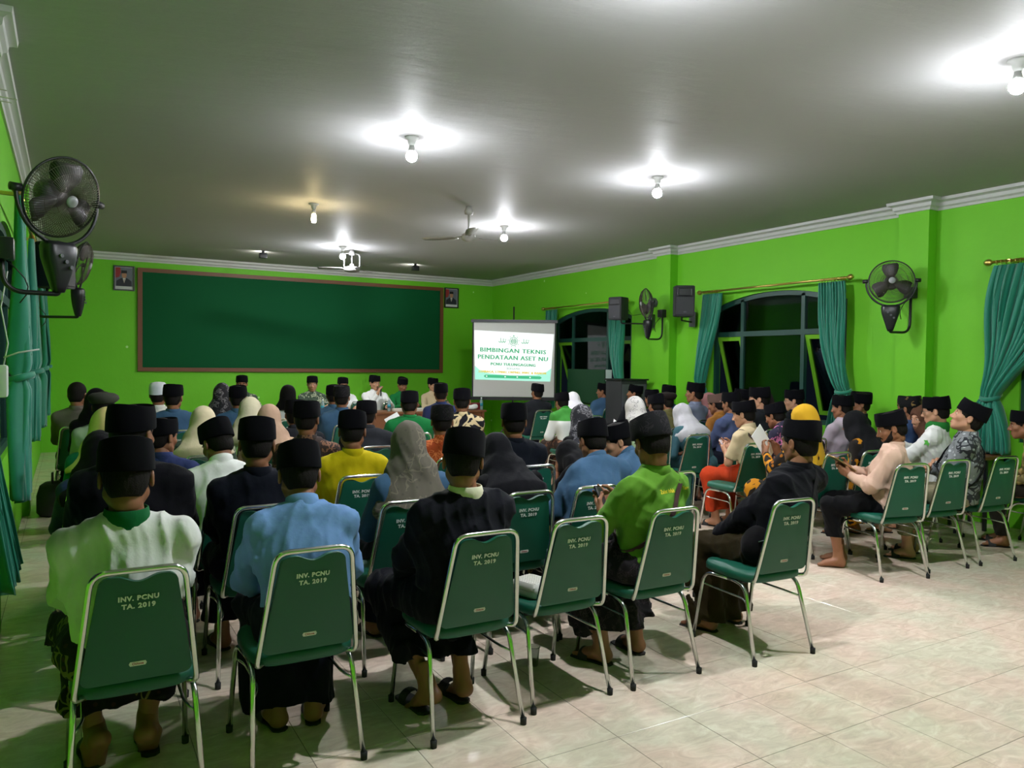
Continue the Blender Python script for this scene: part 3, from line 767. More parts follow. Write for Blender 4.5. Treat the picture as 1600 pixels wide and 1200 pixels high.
def wall_fan(head, az, tilt, mount, label):
    """head centre, azimuth the fan faces (0 = -Y), downward tilt, mount point on the wall"""
    hx, hy, hz = head; fm = fan_meshes()
    root = empty('wall_fan', mount, label=label, cat='fan', group='black wall fans')
    T = Matrix.Translation(Vector(head)-Vector(mount)); A = Matrix.Rotation(az, 4, 'Z'); TL = Matrix.Rotation(tilt, 4, 'X')
    H = T @ A @ TL
    def part(n, mat, Mx): o = link(n, fm[n], mat, root); o.matrix_local = Mx; return o
    part('front_guard', M_CAGE, H); part('rear_guard', M_CAGE, H); part('rim', M_BLACK, H); part('motor', M_GREY, H)
    part('hub_cap', plain('fan_badge', (.35, .35, .38, 1), .4), H)
    for k in range(3): part('blade', M_BLADE, H @ Matrix.Rotation(math.radians(25+120*k), 4, 'Y'))
    B = T @ A
    P = lambda x, y, z: tuple(B @ Vector((x, y, z)))
    yk = [P((FR+.022)*math.cos(a), .03, (FR+.035)*math.sin(a)) for a in [PI*(1.0+q/18) for q in range(19)]]
    MB().tube([P(-FR-.022, .03, .03)]+yk+[P(FR+.022, .03, .03)], .011, 8).obj('yoke', M_BLACK, root, smooth=True)
    for e in (-1, 1): MB().tube([P(e*(FR-.0), .015, .01), P(e*(FR+.055), .03, .01)], .022, 10).obj('pivot_knob', M_BLACK, root, smooth=True)
    rs = []
    for z, wx, wy in ((-.25, .085, .05), (-.275, .095, .06), (-.34, .088, .058), (-.42, .062, .05), (-.50, .038, .034), (-.53, .026, .026)):
        rs.append([P(wx*math.copysign(abs(math.cos(a))**.55, math.cos(a)), .03+wy*math.copysign(abs(math.sin(a))**.55, math.sin(a)), z) for a in [2*PI*q/20 for q in range(20)]])
    MB().rings(rs).obj('control_box', M_BLACK, root, smooth=True)
    mb = MB()
    for i, (x, z) in enumerate(((-.03, -.33), (.0, -.36), (.03, -.39))): mb.lathe([(0, .012), (.011, .012), (.011, 0), (0, 0)], 10, mat=B @ Matrix.Translation((x, -.028, z)) @ Matrix.Rotation(PI/2, 4, 'X'))
    mb.obj('switches', M_GREY, root)
    b = Vector(P(0, .03, -.52)); mid = Vector((b.x*.18, b.y*.18, b.z-.01)); mx_ = Vector((b.x*.06, b.y*.06, -.02))
    MB().tube(fillet([b+Vector((0, 0, .02)), b+Vector((0, 0, -.02)), Vector((b.x*.12, b.y*.12, b.z-.02)), Vector((b.x*.10, b.y*.10, -.02))], .12, 7), .014, 8).obj('arm', M_BLACK, root, smooth=True)
    sg = 1 if b.x > 0 else -1
    link('wall_plate', bevelled(MB().box(min(0, sg*.09), max(0, sg*.09), -.055, .055, -.07, .05).mesh('wall_plate'), .012), M_BLACK, root)
    MB().tube([Vector((sg*.05, .02, -.07))+Vector((sg*.10*math.sin(t*.5), .03*t*.3, -.045*t)) for t in range(6)], .004, 5).obj('power_cord', M_BLACK, root, smooth=True)
h = at_y(97, 309, 5.02); wall_fan((float(h[0])+.0, float(h[1]), float(h[2])), math.radians(38), math.radians(20), (RX0+PDL, 4.98, 2.18), 'large black caged wall fan at the left edge, in front of the curtains')
h = at_y(127, 412, 8.9); wall_fan((float(h[0]), 8.9, float(h[2])), math.radians(80), math.radians(14), (RX0+PDL, 9.15, 2.2), 'black wall fan seen edge on beyond the large left fan')
h = at_x(1393, 440, 7.66); wall_fan((7.66, float(h[1]), float(h[2])), math.radians(-52), math.radians(-4), (RX1-PD, float(h[1])-.02, 2.42), 'round black caged wall fan on the right wall between two curtains')
h = at_x(1010, 474, 7.62); wall_fan((7.62, float(h[1]), float(h[2])), math.radians(-112), math.radians(6), (RX1-PD, float(h[1])+.05, 2.40), 'black wall fan seen almost edge on between the two wall loudspeakers')

# ================================================================== LOUDSPEAKERS
def speaker(loc, rz, W, H, D, mount, label):
    root = empty('loudspeaker', loc, rz, label=label, cat='loudspeaker', group='black loudspeakers on wall brackets')
    rs = []
    for y, k in ((-D/2, 1.0), (D*0.15, .96), (D/2, .68)):
        rs.append([(x*k, y, z) for x, z in ((-W/2, -H/2*.96), (-W/2+.02, -H/2), (W/2-.02, -H/2), (W/2, -H/2*.96), (W/2, H/2*.96), (W/2-.02, H/2), (-W/2+.02, H/2), (-W/2, H/2*.96))])
    link('cabinet', autosmooth(MB().rings(rs).mesh('cabinet'), 30), M_BLACKM, root)
    MB().box(-W*.44, W*.44, -D/2-.012, -D/2-.001, -H*.44, H*.12).obj('grille', plain('speaker_grille', (.05, .05, .06, 1), .5, .3, bump=.8, scale=400), root)
    mb = MB(); rs = [[(x*k, -D/2+d, H*.29+z*k) for x, z in ((-W*.36, -H*.12), (W*.36, -H*.12), (W*.36, H*.12), (-W*.36, H*.12))] for d, k in ((-.010, 1.1), (-.012, 1.0), (-.002, .35))]
    mb.rings(rs).obj('horn', M_BLACK, root)
    MB().box(-.02, .02, -D/2-.015, -D/2-.012, -H*.38, -H*.34).obj('badge', M_GREY, root)
    L = (Matrix.Translation(loc) @ Matrix.Rotation(rz, 4, 'Z')).inverted() @ Vector(mount)
    MB().tube(fillet([(0, D*.2, -H/2+.01), (0, D*.25, -H/2-.05), (L.x, L.y, -H/2-.05), (L.x, L.y, -H/2-.0)], .02, 3), .013, 8).obj('bracket', M_BLACK, root)
    MB().box(L.x-.04, L.x+.04, L.y-.04, L.y+.04, -H/2-.12, -H/2+.10).obj('bracket_plate', M_GREY, root)
    MB().tube([(W*.3, D/2, 0), (W*.4, D/2+.1, -.1), (L.x, L.y, -.05)], .004, 5).obj('cable', M_BLACK, root, smooth=True)
speaker((7.68, 8.36, 2.51), math.radians(-30), .28, .44, .26, (RX1-.06, 8.62, 2.4), 'black loudspeaker on the right wall above the middle window curtain')
speaker((7.60, 9.73, 2.48), math.radians(-75), .25, .36, .24, (RX1-.06, 9.55, 2.4), 'smaller black loudspeaker on a bracket left of the edge-on wall fan')
speaker((-0.12, 8.3, 2.44), math.radians(55), .26, .42, .26, (RX0+.06, 8.6, 2.4), 'dark loudspeaker half hidden behind the large left wall fan')

# small wires and hooks on the left wall
hk = empty('wall_rack', (RX0+PDL, 4.97, 2.86), label='small metal rack with thin pale rods high on the left wall', cat='rack')
p0 = at_y(12, 150, 4.4)
hk.location = (RX0, 4.4, float(p0[2]))
MB().box(0, .03, -.05, .05, -.12, .12).obj('backplate', M_GREY, hk)
for dy, dz, L in ((0, .03, .13), (.02, .0, .17), (-.02, -.03, .15)): MB().tube([(.02, dy, dz), (L+.02, dy+.02, dz-.0)], .003, 5).obj('rod', plain('pale_metal', (.6, .6, .5, 1), .4, .5), hk)
wb = empty('switch_box', (RX0+PDL+.0, 5.1, 1.46), label='small white electric box with loose cables on the left wall', cat='switch')
link('housing', bevelled(MB().box(0, .05, -.06, .06, -.10, .08).mesh('housing'), .015), plain('box_white', (.6, .6, .58, 1), .4), wb)
MB().tube([(.03, 0, .08), (.05, .02, .2), (.02, -.02, .4), (.05, .0, .6)], .004, 5).obj('cable', M_WHITE, wb, smooth=True)
MB().tube([(.03, .0, .12), (.10, .0, .15), (.20, .0, .17)], .005, 5).obj('bracket_rod', M_WHITE, wb, smooth=True)
bg = empty('bag', (-0.14, 9.0, 0), label='black bag on the floor under the left curtains', cat='bag')
rs = [[(.14*k*math.cos(a), .2*k*math.sin(a), z) for a in [2*PI*q/14 for q in range(14)]] for z, k in ((0, .8), (.03, 1), (.2, 1.0), (.3, .8), (.33, .5))]
MB().rings(rs).obj('bag_body', M_BLACKM, bg, smooth=True); MB().tube([(0, -.1, .3), (0, -.05, .42), (0, .05, .42), (0, .1, .3)], .012, 6).obj('handle', M_BLACK, bg, smooth=True)

# ================================================================== CHAIRS
def chair_parts():
    root = empty('stacking_chair', (0, 0, 0), cat='chair')
    # back pad: a flat shell inside the chrome frame, scooped at the top edge
    def back_y(z): return .035-(z-.45)*.20
    out = []
    zb, zt, wb, wt = .47, .855, .176, .125
    for t in range(7): a = -PI/2+PI/2*t/6; out.append((wb-.03+.03*math.cos(a), zb+.03+.03*math.sin(a)))
    for t in range(7): a = PI/2*t/6; out.append((wt-.035+.035*math.cos(a), zt-.035+.035*math.sin(a)))
    for t in range(13): x = .07-.14*t/12; out.append((x, zt-.011*(1+math.cos(PI*x/.07))))
    left = [(-x, z) for x, z in reversed(out[:14])]
    out = out+left
    mb = MB(); R0 = []
    for d, k in ((-.004, .0), (-.002, .010), (.020, .010), (.028, .0)):
        rr = []
        for x, z in out:
            cx, cz = 0, .66; f = 1-(0.012-k)/.2
            xx, zz = cx+(x-cx)*f, cz+(z-cz)*f
            bow = .012*(1-(xx/.18)**2)
            rr.append((xx, back_y(zz)-.0+d+bow*.6, zz))
        R0.append(rr)
    mb.rings(R0); link('backrest', autosmooth(mb.mesh('backrest'), 30), M_VINYL, root)
    # seat pad
    def sq(h, z, yc=.255, a=.205, b=.21): return [(a*h*math.copysign(abs(math.cos(t))**.45, math.cos(t)), yc+b*h*math.copysign(abs(math.sin(t))**.45, math.sin(t)), z+.008*max(0, math.sin(t))*0) for t in [2*PI*q/36 for q in range(36)]]
    MB().rings([sq(.93, .415), sq(1, .425), sq(1.0, .45), sq(.96, .468), sq(.8, .474), sq(.4, .476)]).obj('seat', M_VINYL, root, smooth=True)
    # chrome back frame
    pts = [(-.135, .10, .425), (-.19, .045, .43), (-.19, .03, .46), (-.142, back_y(.875), .875), (.142, back_y(.875), .875), (.19, .03, .46), (.19, .045, .43), (.135, .10, .425)]
    MB().tube(fillet(pts, .05, 5), .0105, 8).obj('back_frame', M_CHROME, root, smooth=True)
    for e in (-1, 1):
        fr = fillet([(e*.21, .49, .012), (e*.195, .425, .40), (e*.187, .24, .405)], .07, 5)
        MB().tube(fr, .0105, 8).obj('leg', M_CHROME, root, smooth=True)
        rr = fillet([(e*.215, .0, .012), (e*.192, .105, .40), (e*.187, .24, .405)], .07, 5)
        MB().tube(rr, .0105, 8).obj('leg', M_CHROME, root, smooth=True)
        MB().tube(fillet([(e*.192, .445, .33), (e*.165, .40, .315), (e*.165, .15, .315), (e*.196, .075, .30)], .03, 4), .006, 6).obj('stretcher', M_CHROME, root, smooth=True)
    MB().tube([(-.187, .36, .41), (.187, .36, .41)], .008, 6).obj('crossbar', M_BLACK, root, smooth=True)
    MB().tube([(-.187, .14, .41), (.187, .14, .41)], .008, 6).obj('crossbar', M_BLACK, root, smooth=True)
    mb = MB(); al = math.atan(.20)
    def TM(z): return Matrix.Translation((0, back_y(z)-.0085+.012*.6, z)) @ Matrix.Rotation(al, 4, 'X') @ Matrix.Rotation(PI/2, 4, 'X')
    put_text(mb, 'INV. PCNU', .024, TM(.775), .0010, .125, .0008); put_text(mb, 'TA. 2019', .024, TM(.747), .0010, .105, .0008)
    mb.obj('stencil_lettering', M_PRINT, root)
    z = .535; T = TM(z); pl = [(-.028, 0), (-.024, .008), (.024, .008), (.028, 0), (.024, -.008), (-.024, -.008)]
    m2 = MB(); m2.add([tuple(T @ Vector((x, y, zz-.0))) for zz in (-.002, .0012) for x, y in pl], [tuple(range(6))[::-1], tuple(range(6, 12))]+[(i, (i+1) % 6, (i+1) % 6+6, i+6) for i in range(6)])
    m2.obj('maker_plate', plain('plate_silver', (.7, .7, .68, 1), .4), root)
    m3 = MB(); put_text(m3, 'Chitose', .012, T @ Matrix.Translation((0, 0, .0014)), .0004, .036, .0003); m3.obj('plate_lettering', plain('plate_red', srgb(150, 40, 30), .5), root)
    fm = MB().lathe([(0, 0), (.0135, 0), (.0145, .03), (0, .03)], 10).mesh('rubber_foot', True)
    legs = [o for o in root.children if o.name.startswith('leg')]
    for o, (x, y) in zip(legs, ((-.21, .49), (-.215, .0), (.21, .49), (.215, 0))):
        f = link('rubber_foot', fm, M_RUBBER, o); f.location = (x, y, 0)
    return root
bpy.context.view_layer.update()
CHAIR0 = chair_parts(); bpy.context.view_layer.update(); index_kids(CHAIR0)
_first = [True]
def put_chair(x, y, rz, label):
    if _first[0]:
        _first[0] = False; CHAIR0.location = (x, y, 0); CHAIR0.rotation_euler = (0, 0, rz); CHAIR0['label'] = label; CHAIR0['group'] = 'green stacking chairs'
        return CHAIR0
    return copy_tree(CHAIR0, (x, y, 0), rz, label, 'green stacking chairs')

# ================================================================== FRONT TABLES
M_TABLE = plain('table_veneer', srgb(122, 78, 48), .4)
for k in range(3):
    xa = 2.1+1.46*k
    lab = ['brown wooden speakers table at the left below the green board', 'brown wooden speakers table in the middle below the board', 'brown wooden table at the right end, next to the projection screen'][k]
    t = empty('table', (xa+.72, 12.35, 0), label=lab, cat='table', group='brown tables of the speakers')
    link('table_top', bevelled(MB().box(-.72, .72, -.32, .32, .72, .75).mesh('table_top'), .006), M_TABLE, t)
    MB().box(-.66, .66, -.27, -.25, .34, .72).obj('front_panel', M_TABLE, t)
    for sx in (-1, 1):
        for sy in (-1, 1): MB().box(sx*.66-.025, sx*.66+.025, sy*.27-.025, sy*.27+.025, 0, .72).obj('leg', M_TABLE, t)
def bottle(x, y, z, label, s=1.0):
    r = empty('water_bottle', (x, y, z), label=label, cat='bottle', group='water bottles')
    MB().lathe([(0, 0), (.030*s, 0), (.032*s, .01), (.030*s, .07*s), (.032*s, .13*s), (.026*s, .16*s), (.012*s, .19*s), (.012*s, .2*s), (0, .2*s)], 16).obj('bottle_body', plain('bottle_plastic', (.55, .75, .78, 1), .1, Transmission_Weight=.6), r, smooth=True)
    MB().lathe([(.0325*s, .06*s), (.0325*s, .115*s)], 16).obj('label_band', plain('bottle_label', srgb(20, 130, 150), .5), r, smooth=True)
    MB().lathe([(0, .195*s), (.0145*s, .195*s), (.0145*s, .218*s), (0, .218*s)], 12).obj('cap', plain('cap_white', (.7, .75, .75, 1), .4), r, smooth=True)
for u, lab in ((504, 'water bottle on the table before the speaker in green batik'), (608, 'water bottle beside the speaker holding the microphone'), (752, 'water bottle at the right end of the speakers table')):
    p = at_y(u, 640, 12.3); bottle(float(p[0]), 12.3, .75, lab)
def small_box(name, p, dims, mat, label, cat, rz=0.0, r=.006):
    o = link(name, bevelled(MB().box(-dims[0]/2, dims[0]/2, -dims[1]/2, dims[1]/2, 0, dims[2]).mesh(name), r), mat, label=label, cat=cat); o.location = p; o.rotation_euler = (0, 0, rz); return o
p = at_y(741, 640, 12.35)
tb = empty('tissue_box', (float(p[0]), 12.35, .75), label='dark red tissue box at the right end of the speakers table', cat='tissue box')
link('carton', bevelled(MB().box(-.10, .10, -.06, .06, 0, .12).mesh('carton'), .005), plain('carton_red', srgb(110, 25, 30), .5), tb)
p = at_y(737, 640, 12.2)
V_, Q_ = surfnet(lambda P: smin(ell(P, (0, 0, .03), (.10, .06, .045)), ell(P, (.06, 0, .05), (.05, .04, .04)), .03)+folds(P, .012, 3, 1.5), (-.16, -.12, -.03), (.16, .12, .12), .007)
np_ = link('crumpled_cloth', np_mesh('crumpled_cloth', [(V_, Q_)]), plain('white_cloth', (.7, .7, .68, 1), .9), label='crumpled white napkin on the table in front of the tissue box', cat='napkin'); np_.location = (float(p[0])-.02, 12.15, .765)
for k, (u, lab) in enumerate(((622, 'white snack box on the table between two speakers'), (515, 'white snack box on the table before the leftmost batik speaker'), (655, 'pale snack box on the table beside the beige shirted speaker'))):
    p = at_y(u, 640, 12.25); small_box('snack_box', (float(p[0]), 12.22, .75), (.2, .14, .05), plain('box_paper', (.6, .58, .5, 1), .7), lab, 'box', .1*k)

# ================================================================== LOOSE THINGS NEAR THE CAMERA
cup = empty('plastic_cup', (float(at_z(833, 1040, 0)[0]), float(at_z(833, 1040, 0)[1]), 0), label='clear plastic cup standing on the floor under the empty chair', cat='cup')
q = NT('clear_plastic'); q.b.inputs['Base Color'].default_value = (.9, .92, .92, 1); q.b.inputs['Roughness'].default_value = .12; q.b.inputs['Transmission Weight'].default_value = .85; q.b.inputs['IOR'].default_value = 1.2
MB().lathe([(.0, 0), (.024, 0), (.034, .098), (.037, .10), (.035, .103), (.032, .10), (.0225, .004), (.0, .004)], 20).obj('cup_wall', q.m, cup, smooth=True)
V_, Q_ = surfnet(lambda P: ell(P, (0, 0, .022), (.018, .018, .018))+folds(P, .006, 5, 3), (-.03, -.03, -.005), (.03, .03, .05), .004)
link('cup_contents', np_mesh('cup_contents', [(V_, Q_)]), plain('brown_leftover', srgb(70, 45, 35), .6), cup)

# ================================================================== PEOPLE
V3 = lambda *a: np.array(a, float)
def nrm(v): v = np.array(v, float); return v/(np.linalg.norm(v)+1e-9)
def R4(rz=0, rx=0, ry=0): return Matrix.Rotation(rz, 4, 'Z') @ Matrix.Rotation(rx, 4, 'X') @ Matrix.Rotation(ry, 4, 'Y')

def head_fn(P):
    X, Y, Z = P; A = [np.abs(X), Y, Z]
    s = ell(P, (0, -.012, .035), (.074, .094, .084))
    s = smin(s, ell(P, (0, .022, -.03), (.058, .070, .083)), .03)
    s = smin(s, cap(A, (.050, .0, -.055), (.012, .062, -.098), .020, .019), .03)
    s = smin(s, ell(A, (.040, .058, -.024), (.022, .020, .020)), .02)
    s = smin(s, cap(A, (.036, .078, .020), (.010, .084, .020), .009, .009), .018)
    s = smax(s, -ell(A, (.031, .098, .001), (.019, .018, .013)), .014)
    s = smin(s, ell(A, (.031, .071, .0), (.0145, .0145, .0125)), .004)
    s = smin(s, cap(P, (0, .086, .008), (0, .107, -.032), .0075, .0115), .012)
    s = smin(s, ell(A, (.012, .095, -.038), (.0085, .010, .008)), .008)
    s = smin(s, ell(P, (0, .083, -.066), (.024, .012, .008)), .008)
    s = smin(s, ell(P, (0, .081, -.078), (.020, .012, .008)), .008)
    s = smax(s, -cap(A, (0, .098, -.072), (.02, .090, -.071), .0025, .002), .004)
    ear = ell(A, (.079, -.010, -.008), (.009, .019, .031)); ear = smax(ear, -ell(A, (.087, -.004, -.006), (.007, .011, .02)), .006)
    s = smin(s, ear, .008)
    s = smin(s, cap(P, (0, -.026, -.05), (0, -.030, -.085), .050, .046), .03)
    return s
def hair_fn(P):
    X, Y, Z = P
    s = ell(P, (0, -.014, .036), (.080, .100, .091)); s = smin(s, ell(P, (0, -.045, -.03), (.062, .062, .06)), .03)
    s = s+.0015*np.sin(X*260)*np.sin(Y*240+Z*90)
    s = np.maximum(s, -(Z+.072)); s = np.maximum(s, (Y-.070)-np.minimum(Z-.02, .0)*.7-.0)
    face = ell(P, (0, .10, -.03), (.070, .085, .105)); s = np.maximum(s, -face)
    ear = ell([np.abs(X), Y, Z], (.085, -.004, -.016), (.022, .030, .038)); return np.maximum(s, -ear)
def beard_fn(P):
    X, Y, Z = P; A = [np.abs(X), Y, Z]
    s = smin(cap(A, (.054, .030, -.062), (.014, .070, -.106), .017, .026), cap(A, (.060, .012, -.02), (.052, .034, -.065), .008, .014), .02)
    s = smin(s, cap(A, (.0, .094, -.056), (.026, .084, -.064), .005, .004), .004)
    return np.maximum(s+.001*np.sin(X*300)*np.sin(Z*280), -ell(P, (0, .10, -.074), (.018, .02, .012)))
def moust_fn(P): A = [np.abs(P[0]), P[1], P[2]]; return cap(A, (.0, .093, -.054), (.024, .083, -.062), .0055, .004)
HB = ((-.11, -.14, -.17), (.11, .13, .15))
_hc = {}
def head_part(kind, res):
    k = (kind, res)
    if k not in _hc: _hc[k] = surfnet({'head': head_fn, 'hair': hair_fn, 'beard': beard_fn, 'moustache': moust_fn}[kind], HB[0], HB[1], res)
    return _hc[k]
def hand_sdf(curl, grip=False):
    segs = []
    for i, (x, L) in enumerate(((-.030, .062), (-.010, .078), (.010, .083), (.030, .074))):
        segs.append(((x*.6, .0, 0), (x, .088-.004*abs(i-1.6), 0), .016, .0125))
        p = V3(x, .088-.004*abs(i-1.6), 0); ang = curl*.35; fr = (.45, .32, .25); r = (.0092, .0085, .0078, .0068)
        for q in range(3):
            n = p+L*fr[q]*V3(x*1.0*(1-curl*.4), math.cos(ang), -math.sin(ang)); segs.append((tuple(p), tuple(n), r[q], r[q+1])); p = n; ang += curl*(.85 if q == 0 else .7)
    t0 = V3(.026, .022, -.006); t1 = t0+V3(.024, .030, -.010); t2 = t1+V3(.010-.012*curl, .028, -.012*(1+curl)); t3 = t2+V3(.0-.012*curl, .022, -.010*curl)
    segs += [(tuple(t0), tuple(t1), .015, .0115), (tuple(t1), tuple(t2), .0105, .0095), (tuple(t2), tuple(t3), .0092, .0075)]
    def fn(P):
        palm = None
        for a, b, r1, r2 in segs[0:16:4]:
            c = cap(P, a, b, r1, r2); palm = c if palm is None else smin(palm, c, .014)
        palm = smin(palm, cap(P, (0, -.04, 0), (0, .02, 0), .024, .024, sx=1.15), .02)
        s = palm
        for i, (a, b, r1, r2) in enumerate(segs):
            if i < 16 and i % 4 == 0: continue
            s = smin(s, cap(P, a, b, r1, r2), .003 if i < 16 else .008)
        return s
    return fn
_handc = {}
def hand_mesh(curl, res):
    k = (curl, res)
    if k not in _handc: _handc[k] = surfnet(hand_sdf(curl), (-.07, -.05, -.12), (.09, .21, .03), res)
    return _handc[k]
def foot_fn(P):
    s = cap(P, (0, -.025, -.045), (0, .0, .03), .033, .036)
    s = smin(s, cap(P, (0, -.03, -.05), (0, .09, -.060), .030, .022, sx=1.25), .03)
    s = smin(s, cap(P, (-.012, .02, -.03), (0, .11, -.062), .028, .018, sx=1.6), .03)
    for i, (x, y, r) in enumerate(((-.030, .150, .012), (-.010, .153, .009), (.006, .147, .0085), (.020, .138, .008), (.033, .126, .0075))):
        s = smin(s, cap(P, (x*.8, .105, -.064), (x, y, -.070), r*1.05, r), .005)
    s = smin(s, cap(P, (0, 0, 0), (0, 0, .09), .035, .036), .02)
    return np.maximum(s, -(P[2]+.080))
_fc = {}
def foot_mesh(res):
    if res not in _fc: _fc[res] = surfnet(foot_fn, (-.075, -.08, -.10), (.075, .19, .11), res)
    return _fc[res]
def sandal_mesh():
    mb = MB(); o = [(-.045, .165), (-.015, .175), (.03, .155), (.045, .10), (.036, .03), (.034, -.05), (.015, -.068), (-.015, -.068), (-.034, -.05), (-.036, .03), (-.05, .10)]
    mb.poly([(x, y, -.096) for x, y in o], (0, 0, .014))
    arcs = []
    for y in (.055, .075, .095, .115): arcs.append([(.052*math.cos(a), y, -.082+.052*math.sin(a)*(1.25-y*2.5)) for a in [PI*t/10 for t in range(11)]])
    inn = [[(x*.93, y, z-.004) for x, y, z in r] for r in arcs]
    for R_ in (arcs, inn):
        b = len(mb.v); mb.v += [p for r in R_ for p in r]; mb.f += [(b+i*11+j, b+i*11+j+1, b+(i+1)*11+j+1, b+(i+1)*11+j) for i in range(3) for j in range(10)]
    return mb.mesh('sandal')
SANDAL = fix_normals(sandal_mesh())
EYE = MB().lathe([(.0005, -.0118)]+[(.0118*math.cos(a), .0118*math.sin(a)) for a in [-1.2+.4*q for q in range(7)]]+[(.0005, .0118)], 12).mesh('eye', True)
IRIS = MB().lathe([(.0005, 0), (.0052, 0), (.0045, .0016), (.0005, .002)], 10).mesh('iris', True)
def arcmesh(name, pts, r, flat=1.0): return MB().tube(pts, r, 6, flat=flat).mesh(name, True)
BROW = arcmesh('eyebrow', [(-.017, 0, 0), (-.008, .004, .004), (.004, .005, .004), (.015, .001, .0)], [.0018, .0032, .003, .0015])
LIPS = MB().lathe([(.0005, -.007), (.006, -.004), (.0085, 0), (.006, .004), (.0005, .007)], 12, sx=2.4, sy=.5).mesh('lips', True)
GLASS = MB()
for e in (-1, 1):
    GLASS.tube([(e*.033+.023*math.cos(a), .103, .000+.017*math.sin(a)) for a in [2*PI*q/20 for q in range(20)]], .0015, 5, loop=True)
    GLASS.tube([(e*.056, .102, .004), (e*.078, .05, .006), (e*.082, -.01, .006)], .0013, 5)
GLASS.tube([(-.010, .104, .002), (0, .106, .004), (.010, .104, .002)], .0013, 5)
GLASS = GLASS.mesh('glasses', True)

def peci_mesh(kind='peci'):
    mb = MB(); N = 40; rs = []
    if kind == 'kufi': prof = [(.018, 1.0), (.045, 1.0), (.085, .98), (.112, .90), (.128, .72), (.134, .40), (.135, .01)]
    elif kind == 'beret': prof = [(.035, .98), (.045, 1.12), (.070, 1.30), (.095, 1.22), (.112, .90), (.118, .4), (.118, .01)]
    else: prof = [(.022, 1.03), (.026, 1.045), (.05, 1.04), (.09, 1.02), (.114, .965), (.120, .95), (.121, .92), (.114, .86), (.112, .55), (.116, .08), (.116, .01)]
    for z, k in prof:
        r = []
        for j in range(N):
            a = 2*PI*j/N; ca, sa = math.cos(a), math.sin(a)
            x = .0855*k*math.copysign(abs(ca)**.92, ca); y = -.012+.1075*k*math.copysign(abs(sa)**.92, sa)
            zz = z+(.010*(sa*sa) if kind == 'peci' and z > .1 and k > .9 else 0)+(.010*sa if z < .05 else 0)
            if kind == 'beret': y += .03*max(0, sa)*(k-.9)*4*(.5 if z > .08 else 1); zz -= .018*max(0, sa)*max(0, k-1)
            r.append((x, y, zz))
        rs.append(r)
    mb.rings(rs, cap=True); return autosmooth(mb.mesh('cap'), 50)
CAPS = {k: peci_mesh(k) for k in ('peci', 'kufi', 'beret')}

def pose(a, pitch, yaw_h, lat=0.0):
    d = lambda t: V3(0, math.sin(t), math.cos(t))
    hip = V3(0, 0, .53); chest = hip+.285*d(.7*a); nb = chest+.215*d(1.25*a)
    hc = nb+.136*d(1.1*a+.20+.28*pitch)
    chest[0] += .4*lat; nb[0] += .85*lat; hc[0] += lat
    Mh = Matrix.Translation(hc) @ Matrix.Rotation(yaw_h, 4, 'Z') @ Matrix.Rotation(-pitch, 4, 'X') @ Matrix.Diagonal((1.06, 1.06, 1.06, 1))
    up = d(1.25*a); fw = V3(0, up[2], -up[1])
    ne = np.array(Mh @ Vector((0, -.026, -.045)))
    return dict(hip=hip, chest=chest, nb=nb, hc=hc, Mh=Mh, up=up, fw=fw, a=a, ne=ne)
def ik(S, T, L1, L2, hint):
    S = np.array(S); T = np.array(T); v = T-S; D = np.linalg.norm(v)
    if D > (L1+L2)*.985: T = S+v/D*(L1+L2)*.985; v = T-S; D = np.linalg.norm(v)
    c = (L1*L1-L2*L2+D*D)/(2*D); h = math.sqrt(max(L1*L1-c*c, 0)); u = v/D
    p = np.array(hint)-np.dot(hint, u)*u; p = nrm(p); return S+u*c+p*h, T
ARMS = {   # left hand target, right hand target, finger dir and back-of-hand normal for the left hand (mirrored), curl
    'lap': (( -.09, .30, .625), (.09, .32, .63), (.55, .80, -.15), (-.1, .25, 1), .35),
    'knee': ((-.16, .40, .63), (.16, .40, .63), (.15, .85, -.45), (-.1, .4, 1), .45),
    'phone': ((-.05, .28, .76), (.07, .30, .80), (.35, .75, .35), (-.8, .2, -.55), .85),
    'read': ((-.10, .34, .84), (.10, .34, .84), (.2, .55, .75), (-.9, .3, .1), .8),
    'cross': ((.08, .20, .76), (-.06, .23, .74), (.95, .25, .0), (-.1, .9, .3), .5),
    'table': ((-.16, .34, .80), (.14, .36, .80), (.6, .75, -.1), (-.1, .1, 1), .4),
    'mic': ((-.14, .36, .80), (.03, .20, .98), (.6, .75, -.1), (-.1, .1, 1), .6),
    'low': ((-.12, .36, .56), (.12, .36, .56), (.3, .85, -.4), (-.3, .3, 1), .5),
    'face': ((-.12, .20, 1.08), (.10, .30, .65), (.3, .2, .9), (-.6, .6, .1), .9),
    'side': ((-.30, .18, .66), (.20, .34, .66), (.2, .9, -.3), (-.3, .2, 1), .5),
}
def skeleton(ps, arms, elbow, legs):
    TL, TR, fd, bn, curl = ARMS[arms]; J = {}
    for sg, n, T in ((-1, 'L', TL), (1, 'R', TR)):
        if arms == 'face' and n == 'L': T = tuple(ps['hc']+V3(-.055, .085, -.10)-V3(0, .10*max(0, min(1.0, math.sin(max(ps['a'], 0))*.9)), 0))
        S = ps['nb']+V3(sg*.176, 0, 0)-ps['up']*.094-ps['fw']*.004
        k = max(0, min(1.0, math.sin(max(ps['a'], 0))*.9)); T_ = V3(*T)+V3(0, .10*k, -.02*k)
        E, W = ik(S, T_, .275, .245, V3(sg*elbow, -.45, -.75))
        J['S'+n], J['E'+n], J['W'+n] = S, E, W
        J['K'+n] = V3(sg*legs[0], .43, .515); J['H'+n] = V3(sg*.088, .03, .535); J['A'+n] = V3(sg*legs[1], legs[2], legs[3])
    return J
